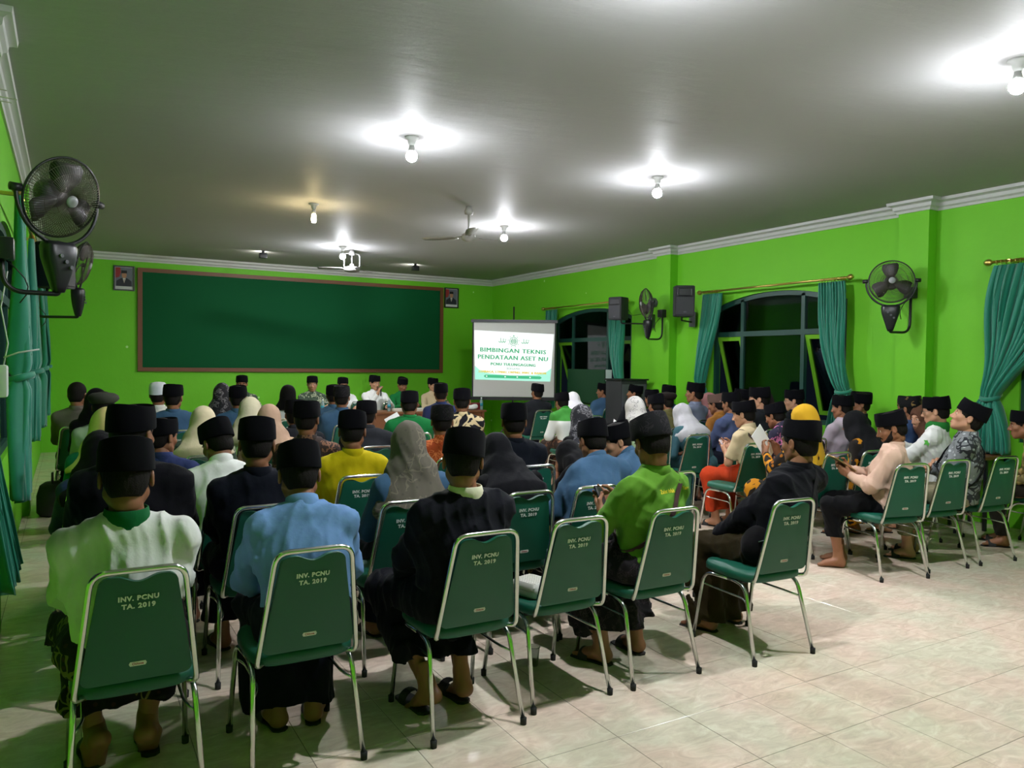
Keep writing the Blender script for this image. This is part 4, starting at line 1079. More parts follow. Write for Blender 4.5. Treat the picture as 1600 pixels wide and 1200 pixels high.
def core_fn(ps, J, clothed_low):
    def fn(P):
        s = cap(P, ps['hip'], ps['chest'], .095, .095, sx=1.3); s = smin(s, cap(P, ps['chest'], ps['nb']-ps['up']*.06, .09, .06, sx=1.5), .05)
        s = smin(s, cap(P, ps['nb']-ps['up']*.04, ps['ne'], .064, .050), .035)
        for n in 'LR':
            s = smin(s, cap(P, J['S'+n], J['E'+n], .048, .038), .03); s = smin(s, cap(P, J['E'+n], J['W'+n], .038, .025), .02)
            s = smin(s, cap(P, J['H'+n], J['K'+n], .078, .052), .04); s = smin(s, cap(P, J['K'+n], J['A'+n]*.55+J['K'+n]*.45+V3(0, -.012, 0), .050, .046), .02)
            s = smin(s, cap(P, J['A'+n]*.55+J['K'+n]*.45+V3(0, -.012, 0), J['A'+n], .046, .031), .02)
        return s
    return fn
def seat_cut(P, s):
    q = np.maximum(np.maximum(np.abs(P[0])-.215, np.abs(P[1]-.055)-.215), np.abs(P[2]-.43)-.048); return np.maximum(s, -q)
def shirt_fn(ps, J, build, sleeve, seed, amp, hem, jacket):
    o = .010 if jacket else .0; b = build
    def fn(P):
        s = cap(P, ps['hip']+V3(0, .005, -.0), ps['chest'], .122*b+o, .112*b+o, sx=1.38)
        s = smin(s, cap(P, ps['hip']+V3(0, .05, .08), ps['chest']+V3(0, .03, -.05), .10*b, .10*b, sx=1.25), .06)
        s = smin(s, cap(P, ps['chest'], ps['nb']-ps['up']*.075, .112*b+o, .078*b+o, sx=1.6), .07)
        for n in 'LR':
            s = smin(s, cap(P, ps['nb']-ps['up']*.045, J['S'+n], .058+o, .056*b+o), .06)
            s = smin(s, cap(P, J['S'+n], J['E'+n], .057*b+o, .054*b+o), .03)
            if sleeve == 'long':
                W = J['W'+n]+(J['E'+n]-J['W'+n])*.10; a = cap(P, J['E'+n], W, .053*b+o, .036+o)
                ax = nrm(J['W'+n]-J['E'+n]); cut = (P[0]-W[0])*ax[0]+(P[1]-W[1])*ax[1]+(P[2]-W[2])*ax[2]
                s = smin(s, np.maximum(a, cut-.02), .02)
        if sleeve == 'short':
            for n in 'LR':
                ax = nrm(J['E'+n]-J['S'+n]); E = J['S'+n]+(J['E'+n]-J['S'+n])*.85
                cut = (P[0]-E[0])*ax[0]+(P[1]-E[1])*ax[1]+(P[2]-E[2])*ax[2]
                near = np.sqrt((P[0]-J['E'+n][0])**2+(P[1]-J['E'+n][1])**2+(P[2]-J['E'+n][2])**2)-.13
                s = np.where(near < 0, np.maximum(s, cut), s)
        s = s-folds(P, amp, seed)
        # open around the neck
        c = ps['nb']; n_ = ps['up']; dz = (P[0]-c[0])*n_[0]+(P[1]-c[1])*n_[1]+(P[2]-c[2])*n_[2]
        s = np.maximum(s, dz-.012)
        s = np.maximum(s, hem+.012*np.sin(P[0]*21+seed)-P[2])
        return seat_cut(P, s)
    return fn
def lower_fn(ps, J, kind, seed, amp, hem, build):
    def fn(P):
        if kind == 'trousers':
            s = cap(P, ps['hip'], ps['hip']+V3(0, .06, .02), .115*build, .11*build, sx=1.35)
            for n in 'LR':
                s = smin(s, cap(P, J['H'+n], J['K'+n], .092*build, .074), .04)
                s = smin(s, cap(P, J['K'+n], J['A'+n]+V3(0, 0, .02), .073, .058), .02)
        else:
            s = cap(P, ps['hip'], ps['hip']+V3(0, .06, .02), .12*build, .115*build, sx=1.38)
            for n in 'LR': s = smin(s, cap(P, J['H'+n], J['K'+n], .10*build, .082), .10)
            m = (J['KL']+J['KR'])/2; w = abs(J['KR'][0]-J['KL'][0])/2; e = (J['AL']+J['AR'])/2; ew = abs(J['AR'][0]-J['AL'][0])/2
            e2 = V3(e[0], e[1], max(hem-.03, .05)); k0 = (w+.08)/.085
            s = smin(s, cap(P, m+V3(0, -.0, -.02), e2+V3(0, -.01, 0), .085, .085*(ew+.11)/(w+.08), sx=k0), .05)
            for n in 'LR': s = smin(s, cap(P, J['K'+n], J['A'+n]*.8+J['K'+n]*.2+V3(0, -.012, 0), .085, .066), .03)
            s = s-amp*.7*np.sin(P[0]*38+np.sin(P[2]*9)*1.2+seed)*np.clip((.55-P[2])*4, 0, 1)
        s = s-folds(P, amp, seed+3)
        s = np.maximum(s, hem+.01*np.sin(P[0]*17+seed)-P[2])
        return seat_cut(P, s)
    return fn
def hijab_fn(ps, seed, amp, length):
    Mi = np.array(ps['Mh'].to_3x3()); c = ps['hc']; Mi = Mi/1.06
    def fn(P):
        D = [(P[i]-c[i])/1.07 for i in range(3)]; Q = [Mi[0][i]*D[0]+Mi[1][i]*D[1]+Mi[2][i]*D[2] for i in range(3)]
        s = ell(Q, (0, -.012, .022), (.093, .113, .118))
        s = smin(s, ell(Q, (0, -.04, -.06), (.086, .095, .10)), .05)
        b = ps['nb']
        s = smin(s, cap(P, c+V3(0, -.005, -.09), b-ps['up']*.0, .080, .098, sx=1.1), .045)
        s = smin(s, cap(P, b-ps['up']*.02, b-ps['up']*length, .098, .145, sx=1.65), .06)
        s = s-folds(P, amp, seed, .8)
        s = np.maximum(s, -ell(Q, (0, .128, -.018), (.060, .080, .080)))
        z0 = b[2]-length-.02
        return np.maximum(s, z0+.035*np.sin(P[0]*9+seed)-P[2])
    return fn
_pc = {}
def cached(key, fn):
    if key not in _pc: _pc[key] = fn()
    return _pc[key]
RES = {2: dict(core=.014, cloth=.009, head=.0050, hand=.0045, foot=.006, hair=.006), 1: dict(core=.017, cloth=.013, head=.0065, hand=.006, foot=.009, hair=.008),
       0: dict(core=.022, cloth=.018, head=.0085, hand=.0075, foot=.012, hair=.011)}
NP = [0]
def person(u, v, Y, by, hy, pitch, wear, top, low, arms='lap', q=0, label='', short='', skin=None, sleeve='long', jacket=False, build=1.0,
           amp=None, elbow=.75, legs=(.13, .12, .36, .088), hem=None, lowkind='sarong', collar=None, chair=True, cx=None, face=(), roll=0.0,
           wearmat=None, hijlen=.14, footpitch=(0, 0), barefoot=False, seed=None, seatback=.20, s0=.97, lat=0.0, scarf=1.0, group=None, capdz=0.0, shirthem=.478):
    NP[0] += 1; seed = NP[0] if seed is None else seed
    T = at_y(u, v, Y); by_, hy_ = math.radians(by), math.radians(hy); pr = math.radians(pitch); rh = hy_-by_
    topoff = {'peci': .124, 'kufi': .133, 'beret': .118, 'hijab': .138, 'hair': .124}[wear]
    def tophat(a, s=1.0):
        ps = pose(a, pr, rh, lat); return ps, ps['Mh'] @ Vector((0, -.012, topoff))
    for it in range(5 if cx is not None else 1):
        lo_, hi_ = -.12, 1.0
        for _ in range(24):
            m = (lo_+hi_)/2
            if tophat(m)[1].z*s0 > T[2]: lo_ = m
            else: hi_ = m
        a = lo_
        if cx is not None:       # sit on the given chair: the head comes forward as the trunk leans
            th = tophat(a)[1]*s0; o_ = Matrix.Rotation(by_, 3, 'Z') @ Vector((th.x, th.y, 0))
            T = at_y(u, v, cx[1]+seatback+o_.y)
    st = .08 if q < 2 else .01
    a = max(round(a/st)*st, -.08); pr = round(pr/.1)*.1 if q < 2 else pr
    rh = round(rh/.2)*.2 if q < 1 else rh
    ps, th = tophat(a); s = T[2]/th.z; s = max(.88, min(1.07, s))
    off = Matrix.Rotation(by_, 3, 'Z') @ Vector((th.x*s, th.y*s, 0))
    loc = (T[0]-off.x, T[1]-off.y, 0)
    r = RES[q]; sd = seed % 4 if q < 2 else seed; amp = amp if amp is not None else (.022 if q == 2 else .016 if q == 1 else .008)
    root = empty('person', loc, by_, label=label, cat='person', group=group, s=s)
    skin = skin or M_SKIN
    legs_k = tuple(legs); J = skeleton(ps, arms, elbow, legs_k); pk = (round(a, 3), round(pr, 3), lat, arms, elbow, legs_k, q)
    # body: limbs and trunk + head + hands + feet, one mesh
    core = cached(('core',)+pk, lambda: surfnet(core_fn(ps, J, True), (-.42, -.22, .07), (.42, .75, ps['hc'][2]), r['core']))
    parts = [core, xf(head_part('head', r['head']), ps['Mh'])]
    TL, TR, fd, bn, curl = ARMS[arms]
    HM = {}
    for sg, n in ((-1, 'L'), (1, 'R')):
        fdir = nrm(V3(-sg*fd[0], fd[1], fd[2])); 
        if arms == 'mic' and n == 'R': fdir = nrm((-.3, .1, .9))
        if arms == 'face' and n == 'R': fdir = nrm((-.3, .8, -.3))
        z = V3(sg*-bn[0]*-1 if False else (-sg)*bn[0], bn[1], bn[2]); z = nrm(z-np.dot(z, fdir)*fdir); x = np.cross(fdir, z)
        Mx = Matrix(((x[0], fdir[0], z[0], 0), (x[1], fdir[1], z[1], 0), (x[2], fdir[2], z[2], 0), (0, 0, 0, 1)))
        if n == 'R': Mx = Mx @ Matrix.Diagonal((-1, 1, 1, 1))
        Mx = Matrix.Translation(J['W'+n]) @ Mx; HM[n] = Mx
        parts.append(xf(hand_mesh(curl, r['hand']), Mx))
    FM = []
    for sg, n, fp in ((-1, 'L', footpitch[0]), (1, 'R', footpitch[1])):
        Mx = Matrix.Translation(J['A'+n]) @ Matrix.Rotation(-sg*.18, 4, 'Z') @ Matrix.Rotation(math.radians(-fp), 4, 'X')
        FM.append(Mx); parts.append(xf(foot_mesh(r['foot']), Mx if n == 'L' else Mx @ Matrix.Diagonal((-1, 1, 1, 1))))
    link('body', np_mesh('body', parts), skin, root)
    # clothes
    hm = hem if hem is not None else {'sarong': .17, 'trousers': .11, 'skirt': .10}[lowkind]
    bk = round(build, 2)
    me = cached(('low', lowkind, hm, sd, amp, bk)+pk, lambda: np_mesh('lower', [surfnet(lower_fn(ps, J, lowkind, sd, amp, hm, bk), (-.36, -.22, .04), (.36, .60, .74), r['cloth'])]))
    link({'sarong': 'sarong', 'trousers': 'trousers', 'skirt': 'skirt'}[lowkind], me, low, root)
    me = cached(('top', sleeve, jacket, sd, amp, bk, shirthem)+pk, lambda: np_mesh('upper', [surfnet(shirt_fn(ps, J, bk, sleeve, sd, amp, shirthem, jacket), (-.46, -.24, min(.42, shirthem-.03)), (.46, .58, ps['nb'][2]+.06), r['cloth'])]))
    sh = link('jacket' if jacket else 'shirt', me, top, root)
    if wear != 'hijab':
        cm = collar or top; mb = MB(); up = ps['up']; c0 = ps['nb']+V3(0, -.002, 0); t_ = nrm(nrm(ps['ne']-ps['nb'])+up); xx = V3(1, 0, 0); yy = np.cross(t_, xx); rs = []
        for h, k in ((-.035, 1.06), (.0, 1.10), (.028, 1.03), (.030, .98), (.026, .95), (-.03, 1.1)):
            k = 1+(k-1)*1.0+(scarf-1)*(.6 if h > .02 else 1); rs.append([tuple(c0+t_*(h*scarf+.006*math.sin(an))+xx*.066*k*math.cos(an)-yy*.070*k*math.sin(an)) for an in [2*PI*j/28 for j in range(28)]])
        mb.rings(rs, cap=False); mb.obj('collar', cm, root, smooth=True)
    Mh = ps['Mh']
    if wear == 'hijab':
        me = cached(('hij', hijlen, seed % 3 if q < 2 else seed, round(rh, 3))+pk, lambda: np_mesh('headscarf', [surfnet(hijab_fn(ps, seed % 3 if q < 2 else seed, amp*.8, hijlen), (-.36, -.30, ps['nb'][2]-hijlen-.08), (.36, .62, ps['hc'][2]+.19), r['cloth']*.8)]))
        link('headscarf', me, wearmat, root)
    else:
        hm_ = cached(('hair', r['hair']), lambda: np_mesh('hair', [head_part('hair', r['hair'])]))
        o = link('hair', hm_, M_HAIR, root); o.matrix_local = Mh
        if wear in CAPS:
            o = link('cap', CAPS[wear], wearmat or M_PECI, root); o.matrix_local = Mh @ Matrix.Translation((0, 0, capdz)) @ Matrix.Rotation(math.radians(roll), 4, 'Y') @ Matrix.Rotation(math.radians(3), 4, 'X')
    for e in (-1, 1):
        o = link('eye', EYE, M_EYE, root); o.matrix_local = Mh @ Matrix.Translation((e*.031, .0745, .0))
        i = link('iris', IRIS, M_IRIS, o); i.matrix_local = Matrix.Translation((0, .0112, -.001)) @ Matrix.Rotation(-PI/2, 4, 'X')
        o = link('eyebrow', BROW, M_HAIR, root); o.matrix_local = Mh @ Matrix.Translation((e*.031, .0845, .021)) @ Matrix.Diagonal((e, 1, 1, 1))
    o = link('lips', LIPS, M_LIPS, root); o.matrix_local = Mh @ Matrix.Translation((0, .0915, -.0715))
    for fkind in face:
        if fkind == 'glasses': o = link('glasses', GLASS, M_BLACK, root); o.matrix_local = Mh
        else:
            me = cached((fkind, q), lambda: np_mesh(fkind, [head_part(fkind, .005)])); o = link(fkind, me, M_HAIR, root); o.matrix_local = Mh
    if not barefoot:
        for Mx, fp in zip(FM, footpitch):
            o = link('sandal', SANDAL, M_SANDAL, root); o.matrix_local = Mx if fp == 0 else Matrix.Translation((Mx.translation.x*1.15, Mx.translation.y+.05, .098))
    if chair:
        cr = by_*.25 if cx is None or len(cx) < 3 else math.radians(cx[2])
        if cx is not None: cxx, cyy = cx[0], cx[1]
        else:
            ch = Matrix.Rotation(cr, 3, 'Z') @ Vector((0, -.20, 0)); cxx, cyy = loc[0]+ch.x, loc[1]+ch.y
        put_chair(cxx, cyy, cr, 'green chair with chrome frame under the '+short)
    return dict(root=root, ps=ps, J=J, HM=HM, shirt=sh, FM=FM, loc=Vector(loc), by=by_, s=s)
def bvh_of(o): me = o.data; return BVHTree.FromPolygons([v.co for v in me.vertices], [p.vertices for p in me.polygons])
def strap(pr, mat, tilt, w=.018, zc=None, name='bag_strap', off=.004):
    """a band around the trunk in a plane tilted across the chest"""
    bv = bvh_of(pr['shirt']); c = Vector(pr['ps']['chest'])+Vector((0, 0, .02 if zc is None else zc))
    n = Vector((math.sin(tilt), 0, math.cos(tilt))); a = n.cross(Vector((0, 1, 0))).normalized(); b = n.cross(a).normalized(); P = []
    for k in range(48):
        an = 2*PI*k/48; d = a*math.cos(an)+b*math.sin(an); st = c+d*.6
        h = bv.ray_cast(st, -d)
        if h[0] is None: P.append((c+d*.12, d)); continue
        P.append((h[0]+d*off, d))
    # relax so that the band bridges small dips
    for _ in range(3): P = [((P[i-1][0]+P[i][0]*2+P[(i+1) % 48][0])/4+P[i][1]*.001, P[i][1]) for i in range(48)]
    mb = MB(); rs = []
    for p, d in P: rs.append([p+n*w+d*.0, p+n*w+d*.003, p-n*w+d*.003, p-n*w+d*.0])
    mb.rings(rs, loop=True); return mb.obj(name, mat, pr['root'])
def cloth_text(pr, txt, size, x, z, mat, width, name='lettering'):
    """print on the back of a shirt, laid on the cloth"""
    bv = bvh_of(pr['shirt']); v, f = text_mesh(txt, size, size*.03, 0.0); xs = [p[0] for p in v]; k = width/(max(xs)-min(xs)); out = []
    for p in v:
        h = bv.ray_cast(Vector((x+p[0]*k, -.6, z+p[1])), Vector((0, 1, 0)))
        out.append(h[0]+Vector((0, -.002, 0)) if h[0] else Vector((x+p[0]*k, -.1, z+p[1])))
    MB().add(out, f).obj(name, mat, pr['root'])
def held(pr, name, mat, label, cat, dims, side='R', off=(0, .09, -.03), rot=(0, 0, 0), r=.003, extra=None):
    """a thing held in a hand: placed in the world, standing on its own"""
    bpy.context.view_layer.update()
    Mw = pr['root'].matrix_world @ pr['HM'][side]
    loc = Mw @ Vector(off)
    o = link(name, bevelled(MB().box(-dims[0]/2, dims[0]/2, -dims[1]/2, dims[1]/2, -dims[2]/2, dims[2]/2).mesh(name), r), mat, label=label, cat=cat)
    o.location = loc; o.rotation_euler = tuple(math.radians(t) for t in rot); return o

# ------------------------------------------------------------------ wardrobe
WHITE = cloth((225, 226, 222)); OFFW = cloth((205, 205, 195)); BLUE = cloth((112, 150, 200)); NAVY = cloth((20, 24, 38)); BLACKC = cloth((13, 14, 18)); CHAR = cloth((38, 40, 46))
DBLUE = cloth((44, 54, 96)); SLATE = cloth((62, 92, 122)); YEL = cloth((186, 168, 12)); GREEN = cloth((92, 140, 44)); GREEND = cloth((20, 104, 52)); BEIGE = cloth((204, 170, 150)); TAN = cloth((190, 172, 138))
OLIVE = cloth((92, 88, 52)); LILAC = cloth((178, 164, 176)); BGREY = cloth((120, 128, 150)); OCHRE = cloth((150, 100, 46)); GBROWN = cloth((112, 102, 98)); RED = cloth((176, 56, 24)); MAROON = cloth((92, 22, 34)); GREYG = cloth((120, 120, 104))
CREAM = cloth((206, 192, 160)); CREAM2 = cloth((196, 176, 120)); ROSE = cloth((170, 140, 118)); LGREY = cloth((170, 168, 172)); PINK = cloth((170, 118, 120)); MUSTARD = cloth((206, 160, 40)); WHITEH = cloth((225, 222, 228)); PALEG = cloth((150, 176, 140)); TEAL = cloth((20, 100, 80)); DTEAL = cloth((52, 84, 92)); CASTL = cloth((62, 64, 56))
KHAKI = cloth((124, 118, 92))
q = NT('white_cloth_green_shoulders'); sx = q.n('ShaderNodeSeparateXYZ'); q.l(q.obj(), sx.inputs[0])
gt = q.n('ShaderNodeMath', operation='GREATER_THAN'); gt.inputs[1].default_value = .865; q.l(sx.outputs[2], gt.inputs[0])
mx = q.n('ShaderNodeMix', data_type='RGBA'); mx.inputs[6].default_value = srgb(210, 212, 208); mx.inputs[7].default_value = srgb(50, 130, 40)
q.l(gt.outputs[0], mx.inputs[0]); q.l(mx.outputs[2], q.b.inputs['Base Color']); q.b.inputs['Roughness'].default_value = .85; YOKE = q.m
B_GREY = batik('batik_grey_scarf', (38, 38, 44), (118, 116, 122), (70, 70, 78), 26, .10)
B_HIJ = batik('batik_olive_scarf', (98, 92, 82), (122, 114, 100), (88, 84, 76), 16, .06)
B_WH = batik('lace_white_scarf', (186, 182, 178), (128, 126, 126), (205, 202, 200), 30, .07)
B_BLK = batik('batik_black_cream', (18, 18, 26), (200, 180, 140), (18, 18, 26), 11, .13)
B_BRN = batik('batik_brown', (50, 38, 34), (120, 84, 64), (30, 24, 24), 20, .12)
B_GRN = batik('batik_green', (58, 72, 58), (150, 156, 130), (36, 50, 40), 16, .12)
B_SIL = batik('batik_silver_grey', (120, 124, 126), (42, 44, 48), (176, 180, 182), 13, .12)
B_OLV = batik('batik_olive_gold', (112, 100, 62), (168, 146, 88), (66, 62, 40), 12, .14)
B_RED = batik('batik_orange_red', (150, 62, 24), (196, 110, 60), (120, 40, 16), 30, .10)
B_PNK = batik('batik_pink_navy', (44, 40, 60), (200, 110, 150), (110, 80, 100), 16, .12)
B_ORG = batik('batik_orange_black', (30, 24, 20), (190, 126, 20), (150, 90, 16), 9, .16)
S_BRN = batik('sarong_brown_gold', (30, 20, 16), (120, 100, 44), (60, 34, 26), 12, .10)
S_FLW = batik('sarong_dark_flowers', (22, 18, 20), (110, 104, 60), (52, 30, 28), 16, .10)
S_OLV = cloth((66, 58, 26)); S_STR = batik('sarong_dark_stripe', (24, 20, 24), (60, 50, 56), (24, 20, 24), 40, .08)
C_BRN = batik('cap_banded_brown', (92, 70, 62), (170, 140, 126), (92, 70, 62), 16, .10)
C_GLD = batik('cap_black_gold', (10, 10, 12), (128, 104, 60), (10, 10, 12), 18, .07)
C_BLK2 = batik('cap_black_woven', (8, 8, 12), (34, 30, 34), (8, 8, 12), 24, .06)
M_CAPW = cloth((214, 220, 230)); M_BEIGE_S = cloth((196, 168, 140))

# ---- rear row, nearest the camera ----
p1 = person(197, 688, 3.12, 0, -3, 14, 'peci', WHITE, S_FLW, 'low', 2, 'person in white shirt with green collar and black cap, leftmost in the rear row', 'man in white shirt with green collar', collar=cloth((18, 96, 52)), build=1.12, elbow=1.25, legs=(.16, .09, .27, .135), footpitch=(55, 40), cx=(.205, 2.88, 0), shirthem=.47, amp=.022, hem=.24, scarf=1.08)
p2 = person(466, 695, 3.12, -4, -8, 20, 'peci', BLUE, NAVY, 'low', 2, 'person in light blue shirt and black cap on the rear row, head bowed', 'man in light blue shirt', build=1.10, elbow=1.15, legs=(.15, .08, .25, .09), cx=(.80, 2.89, 0), hem=.10, seed=2)
p3 = person(723, 674, 3.14, 4, -24, 16, 'peci', cloth((17, 19, 30)), cloth((24, 24, 34)), 'low', 2, 'person in near black jacket with cream collar on the rear row, black cap tilted', 'man in black jacket with cream collar', collar=cloth((214, 210, 184)), scarf=1.12, jacket=True, build=1.12, elbow=1.0, legs=(.17, .09, .13, .125), hem=.26, cx=(1.51, 2.84, 0), roll=6, footpitch=(22, 14), seed=3)
p4 = person(1013, 652, 3.16, 8, -12, 22, 'peci', GREEN, S_STR, 'phone', 2, 'person in lime green shirt with yellow back lettering looking at a phone', 'man in lime green lettered shirt', wearmat=C_BLK2, build=1.10, elbow=1.1, legs=(.15, .13, .20, .09), cx=(2.59, 2.885, 0), seed=4, roll=-4, hem=.17)
p5 = person(1250, 657, 2.93, 8, 2, 4, 'peci', cloth((15, 16, 24)), cloth((52, 42, 18)), 'low', 2, 'person in black jacket and tall black cap on the last chair before the open floor', 'man in black jacket beside the open floor', skin=M_SKIN, jacket=True, build=1.1, elbow=1.1, legs=(.15, .13, .38, .088), cx=(3.345, 2.80, -3), lat=.18, seatback=.22, roll=8, hem=.06, seed=5)
p6 = person(1387, 644, 3.40, 34, 42, 18, 'peci', BEIGE, cloth((16, 16, 20)), 'phone', 2, 'bearded person in pinkish beige shirt reading a tablet, seated sideways', 'bearded man in beige shirt', skin=M_SKIN, face=('beard', 'moustache'), build=1.25, elbow=1.0, s0=.95, seatback=.27, legs=(.16, .10, .36, .088), cx=(5.405, 3.435, -13), lowkind='trousers', hem=.26, barefoot=True, seed=6)
p7 = person(1461, 620, 4.25, 22, 24, 8, 'peci', WHITE, KHAKI, 'read', 2, 'person with glasses, white shirt and green neckerchief on the right side', 'man with glasses and green neckerchief', collar=cloth((34, 110, 46)), face=('glasses',), build=1.15, lowkind='trousers', skin=M_SKIN2, seed=7, scarf=1.35)
p8 = person(1527, 630, 3.42, 26, 34, -22, 'peci', B_SIL, KHAKI, 'cross', 2, 'person in silver grey batik shirt and black cap looking up to the left', 'man in silver grey batik shirt', build=1.15, lowkind='trousers', cx=(6.57, 3.38, -6), skin=M_SKIN2, seed=8, hem=.2)
p9 = person(1600, 642, 3.62, 30, 32, 4, 'peci', B_OLV, cloth((40, 36, 26)), 'lap', 2, 'person in olive gold batik shirt cut by the right photo edge', 'man in olive batik at the photo edge', build=1.1, lowkind='trousers', seed=9)
put_chair(5.97, 3.44, math.radians(-8), 'empty green chair between the bearded man and the silver batik man')
put_chair(2.03, 2.90, 0.0, 'empty green chair on the rear row with a foam food box on its seat')

def P(*a, **k): return person(*a, **k)
# ---- left block ----
P(207, 633, 4.02, -6, -34, 4, 'peci', cloth((18, 18, 26)), NAVY, 'lap', 1, 'person in black jacket and tall black cap behind the white shirted man, ear showing', 'man in black jacket behind the white shirt', jacket=True, build=1.12, elbow=1.1, seed=3)
P(254, 653, 5.4, -6, -50, 8, 'peci', DBLUE, NAVY, 'lap', 1, s0=.93, label='person in dark indigo shirt looking right, behind the tallest left cap', short='man in indigo shirt')
P(332, 662, 4.9, 6, 22, 26, 'peci', WHITE, NAVY, 'low', 1, 'person in white shirt bowing forward, black cap, third row from the back', 'bowing man in white shirt', build=1.02)
P(402, 654, 4.05, -2, -14, 12, 'peci', NAVY, NAVY, 'low', 1, 'person in dark navy shirt and black cap between white and light blue shirts', 'man in dark navy shirt', build=1.12, elbow=1.0)
P(480, 627, 5.55, -12, -30, 6, 'peci', B_BRN, NAVY, 'lap', 1, 'person in brown patterned shirt directly beyond the light blue shirted man', 'man in brown patterned shirt')
P(551, 643, 4.8, -6, -22, 10, 'peci', YEL, NAVY, 'lap', 1, 'person in yellow shirt and black cap in the left block', 'man in yellow shirt', build=1.08, elbow=.95)
P(638, 657, 4.05, -2, -10, 6, 'hijab', SLATE, NAVY, 'lap', 1, 'person in olive grey patterned headscarf with blue sleeves, left of the cream collar', 'woman in olive grey headscarf', wearmat=B_HIJ, hijlen=.22, lowkind='skirt', build=1.05, cx=(1.50, 3.66, 0))
P(775, 675, 3.9, 0, -12, 12, 'hijab', BLACKC, BLACKC, 'lap', 1, 'person in black headscarf half hidden behind the cream collared man', 'woman in black headscarf near the rear', wearmat=cloth((24, 24, 30)), hijlen=.16, lowkind='skirt', cx=(2.2, 3.62, 0))
P(803, 630, 5.0, -4, -20, 6, 'peci', cloth((18, 24, 36)), NAVY, 'lap', 1, 'person in dark blue black suit and cap in the middle, chair back empty before him', 'man in dark suit in the middle', jacket=True, build=1.1, cx=(2.82, 4.55, 0))
P(922, 658, 3.97, 4, -4, 20,  'peci', SLATE, S_BRN, 'low', 1, 'person in blue grey jacket leaning forward, left of the green shirt', 'man in blue grey jacket leaning forward', jacket=True, build=1.08, cx=(2.66, 3.63, 0), lat=.2, collar=SLATE, roll=4, seed=2)
P(957, 662, 4.35, 20, 70, 18, 'peci', SLATE, NAVY, 'lap', 1, 'person in blue grey jacket turned left, face showing between two caps', 'man in blue grey jacket turned left', jacket=True, skin=M_SKIN2)
P(908, 631, 5.7, -6, -10, 8, 'hijab', BLACKC, BLACKC, 'lap', 1, 'person in grey and black patterned headscarf above the leaning blue jacket', 'woman in grey black patterned scarf', wearmat=B_GREY, lowkind='skirt')
P(880, 690, 5.0, 12, 10, 34, 'hijab', BLACKC, CREAM, 'face', 1, 'person in plain black headscarf bent low with a hand by the face', 'woman in black bent low', wearmat=cloth((16, 16, 20)), lowkind='skirt', hijlen=.2)
P(121, 597, 9.3, -10, -18, 4, 'hair', GBROWN, NAVY, 'lap', 0, 'bareheaded person in grey brown shirt by the left curtains', 'bareheaded man by the curtains')
P(151, 606, 8.6, -6, -14, 4, 'hijab', BLACKC, BLACKC, 'lap', 0, 'person in black headscarf behind the flat grey cap on the left', 'woman in black scarf at the left', wearmat=cloth((18, 18, 24)), lowkind='skirt')
P(162, 613, 7.4, -4, -18, 6, 'beret', PALEG, NAVY, 'lap', 0, 'person in flat dark grey cap and pale green shirt on the left', 'man in flat grey cap', wearmat=CASTL, elbow=1.0)
P(167, 636, 5.75, -8, -18, 6, 'hijab', TEAL, TEAL, 'lap', 0, 'person in yellowish cream headscarf and teal dress at the left', 'woman in yellowish cream scarf', wearmat=CREAM2, lowkind='skirt')
P(156, 673, 5.1, -4, -12, 14, 'hijab', DBLUE, BLACKC, 'lap', 1, s0=.9, label='person in very dark headscarf and indigo sleeves, low behind the tallest left cap', short='woman in dark scarf and indigo sleeves', wearmat=cloth((20, 18, 26)), lowkind='skirt')
P(247, 597, 9.4, -8, -14, 2, 'kufi', WHITE, NAVY, 'lap', 0, 'person in white cap and white shirt near the back wall on the left', 'man in white cap', wearmat=M_CAPW)
P(271, 601, 8.5, -8, -16, 4, 'peci', SLATE, NAVY, 'lap', 0, 'person in slate blue jacket and black cap beside the white cap', 'man in slate jacket beside white cap', jacket=True, build=1.06)
P(318, 634, 6.5, -8, -20, 6, 'hijab', B_GRN, NAVY, 'lap', 0, 'person in cream headscarf and dark patterned dress, above the bowing man', 'woman in cream scarf and dark dress', wearmat=CREAM, lowkind='skirt')
P(347, 598, 10.0, -10, -16, 2, 'hijab', BLACKC, BLACKC, 'lap', 0, 'person in dark dotted headscarf far back on the left', 'woman in dark dotted scarf', wearmat=B_GREY, lowkind='skirt')
P(372, 603, 8.7, -8, -18, 2, 'peci', SLATE, NAVY, 'lap', 0, 'person in black cap and slate shirt left of two pale headscarves', 'man in slate shirt left of pale scarves')
P(391, 620, 7.3, -8, -18, 6, 'hijab', PALEG, PALEG, 'lap', 0, 'person in cream headscarf and pale green dress beyond the navy shirt', 'woman in cream scarf and green dress', wearmat=cloth((196, 188, 160)), lowkind='skirt')
P(421, 631, 6.5, -8, -20, 6, 'hijab', ROSE, ROSE, 'lap', 0, 'person in dusty rose beige headscarf above the navy shirted man', 'woman in dusty rose scarf', wearmat=ROSE, lowkind='skirt')
P(450, 601, 9.6, -8, -16, 2, 'hijab', WHITE, NAVY, 'lap', 0, 'person in black headscarf and white top far back, left of centre', 'woman in black scarf and white top', wearmat=cloth((14, 14, 16)), lowkind='skirt', hijlen=.05)
P(462, 625, 6.65, -8, -22, 6, 'peci', CHAR, NAVY, 'lap', 0, 'person in charcoal suit and black cap, left of the brown patterned shirt', 'man in charcoal suit', jacket=True)
P(534, 603, 8.5, -10, -20, 2, 'peci', SLATE, NAVY, 'lap', 0, 'person in slate blue shirt and round black cap right of the batik speaker', 'man in slate shirt below the speakers', wearmat=C_BLK2, build=1.06)
P(521, 602, 9.5, -8, -18, 2, 'peci', SLATE, NAVY, 'lap', 0, 'person in black cap mostly hidden, nearest the speakers on the left', 'hidden man nearest the speakers')
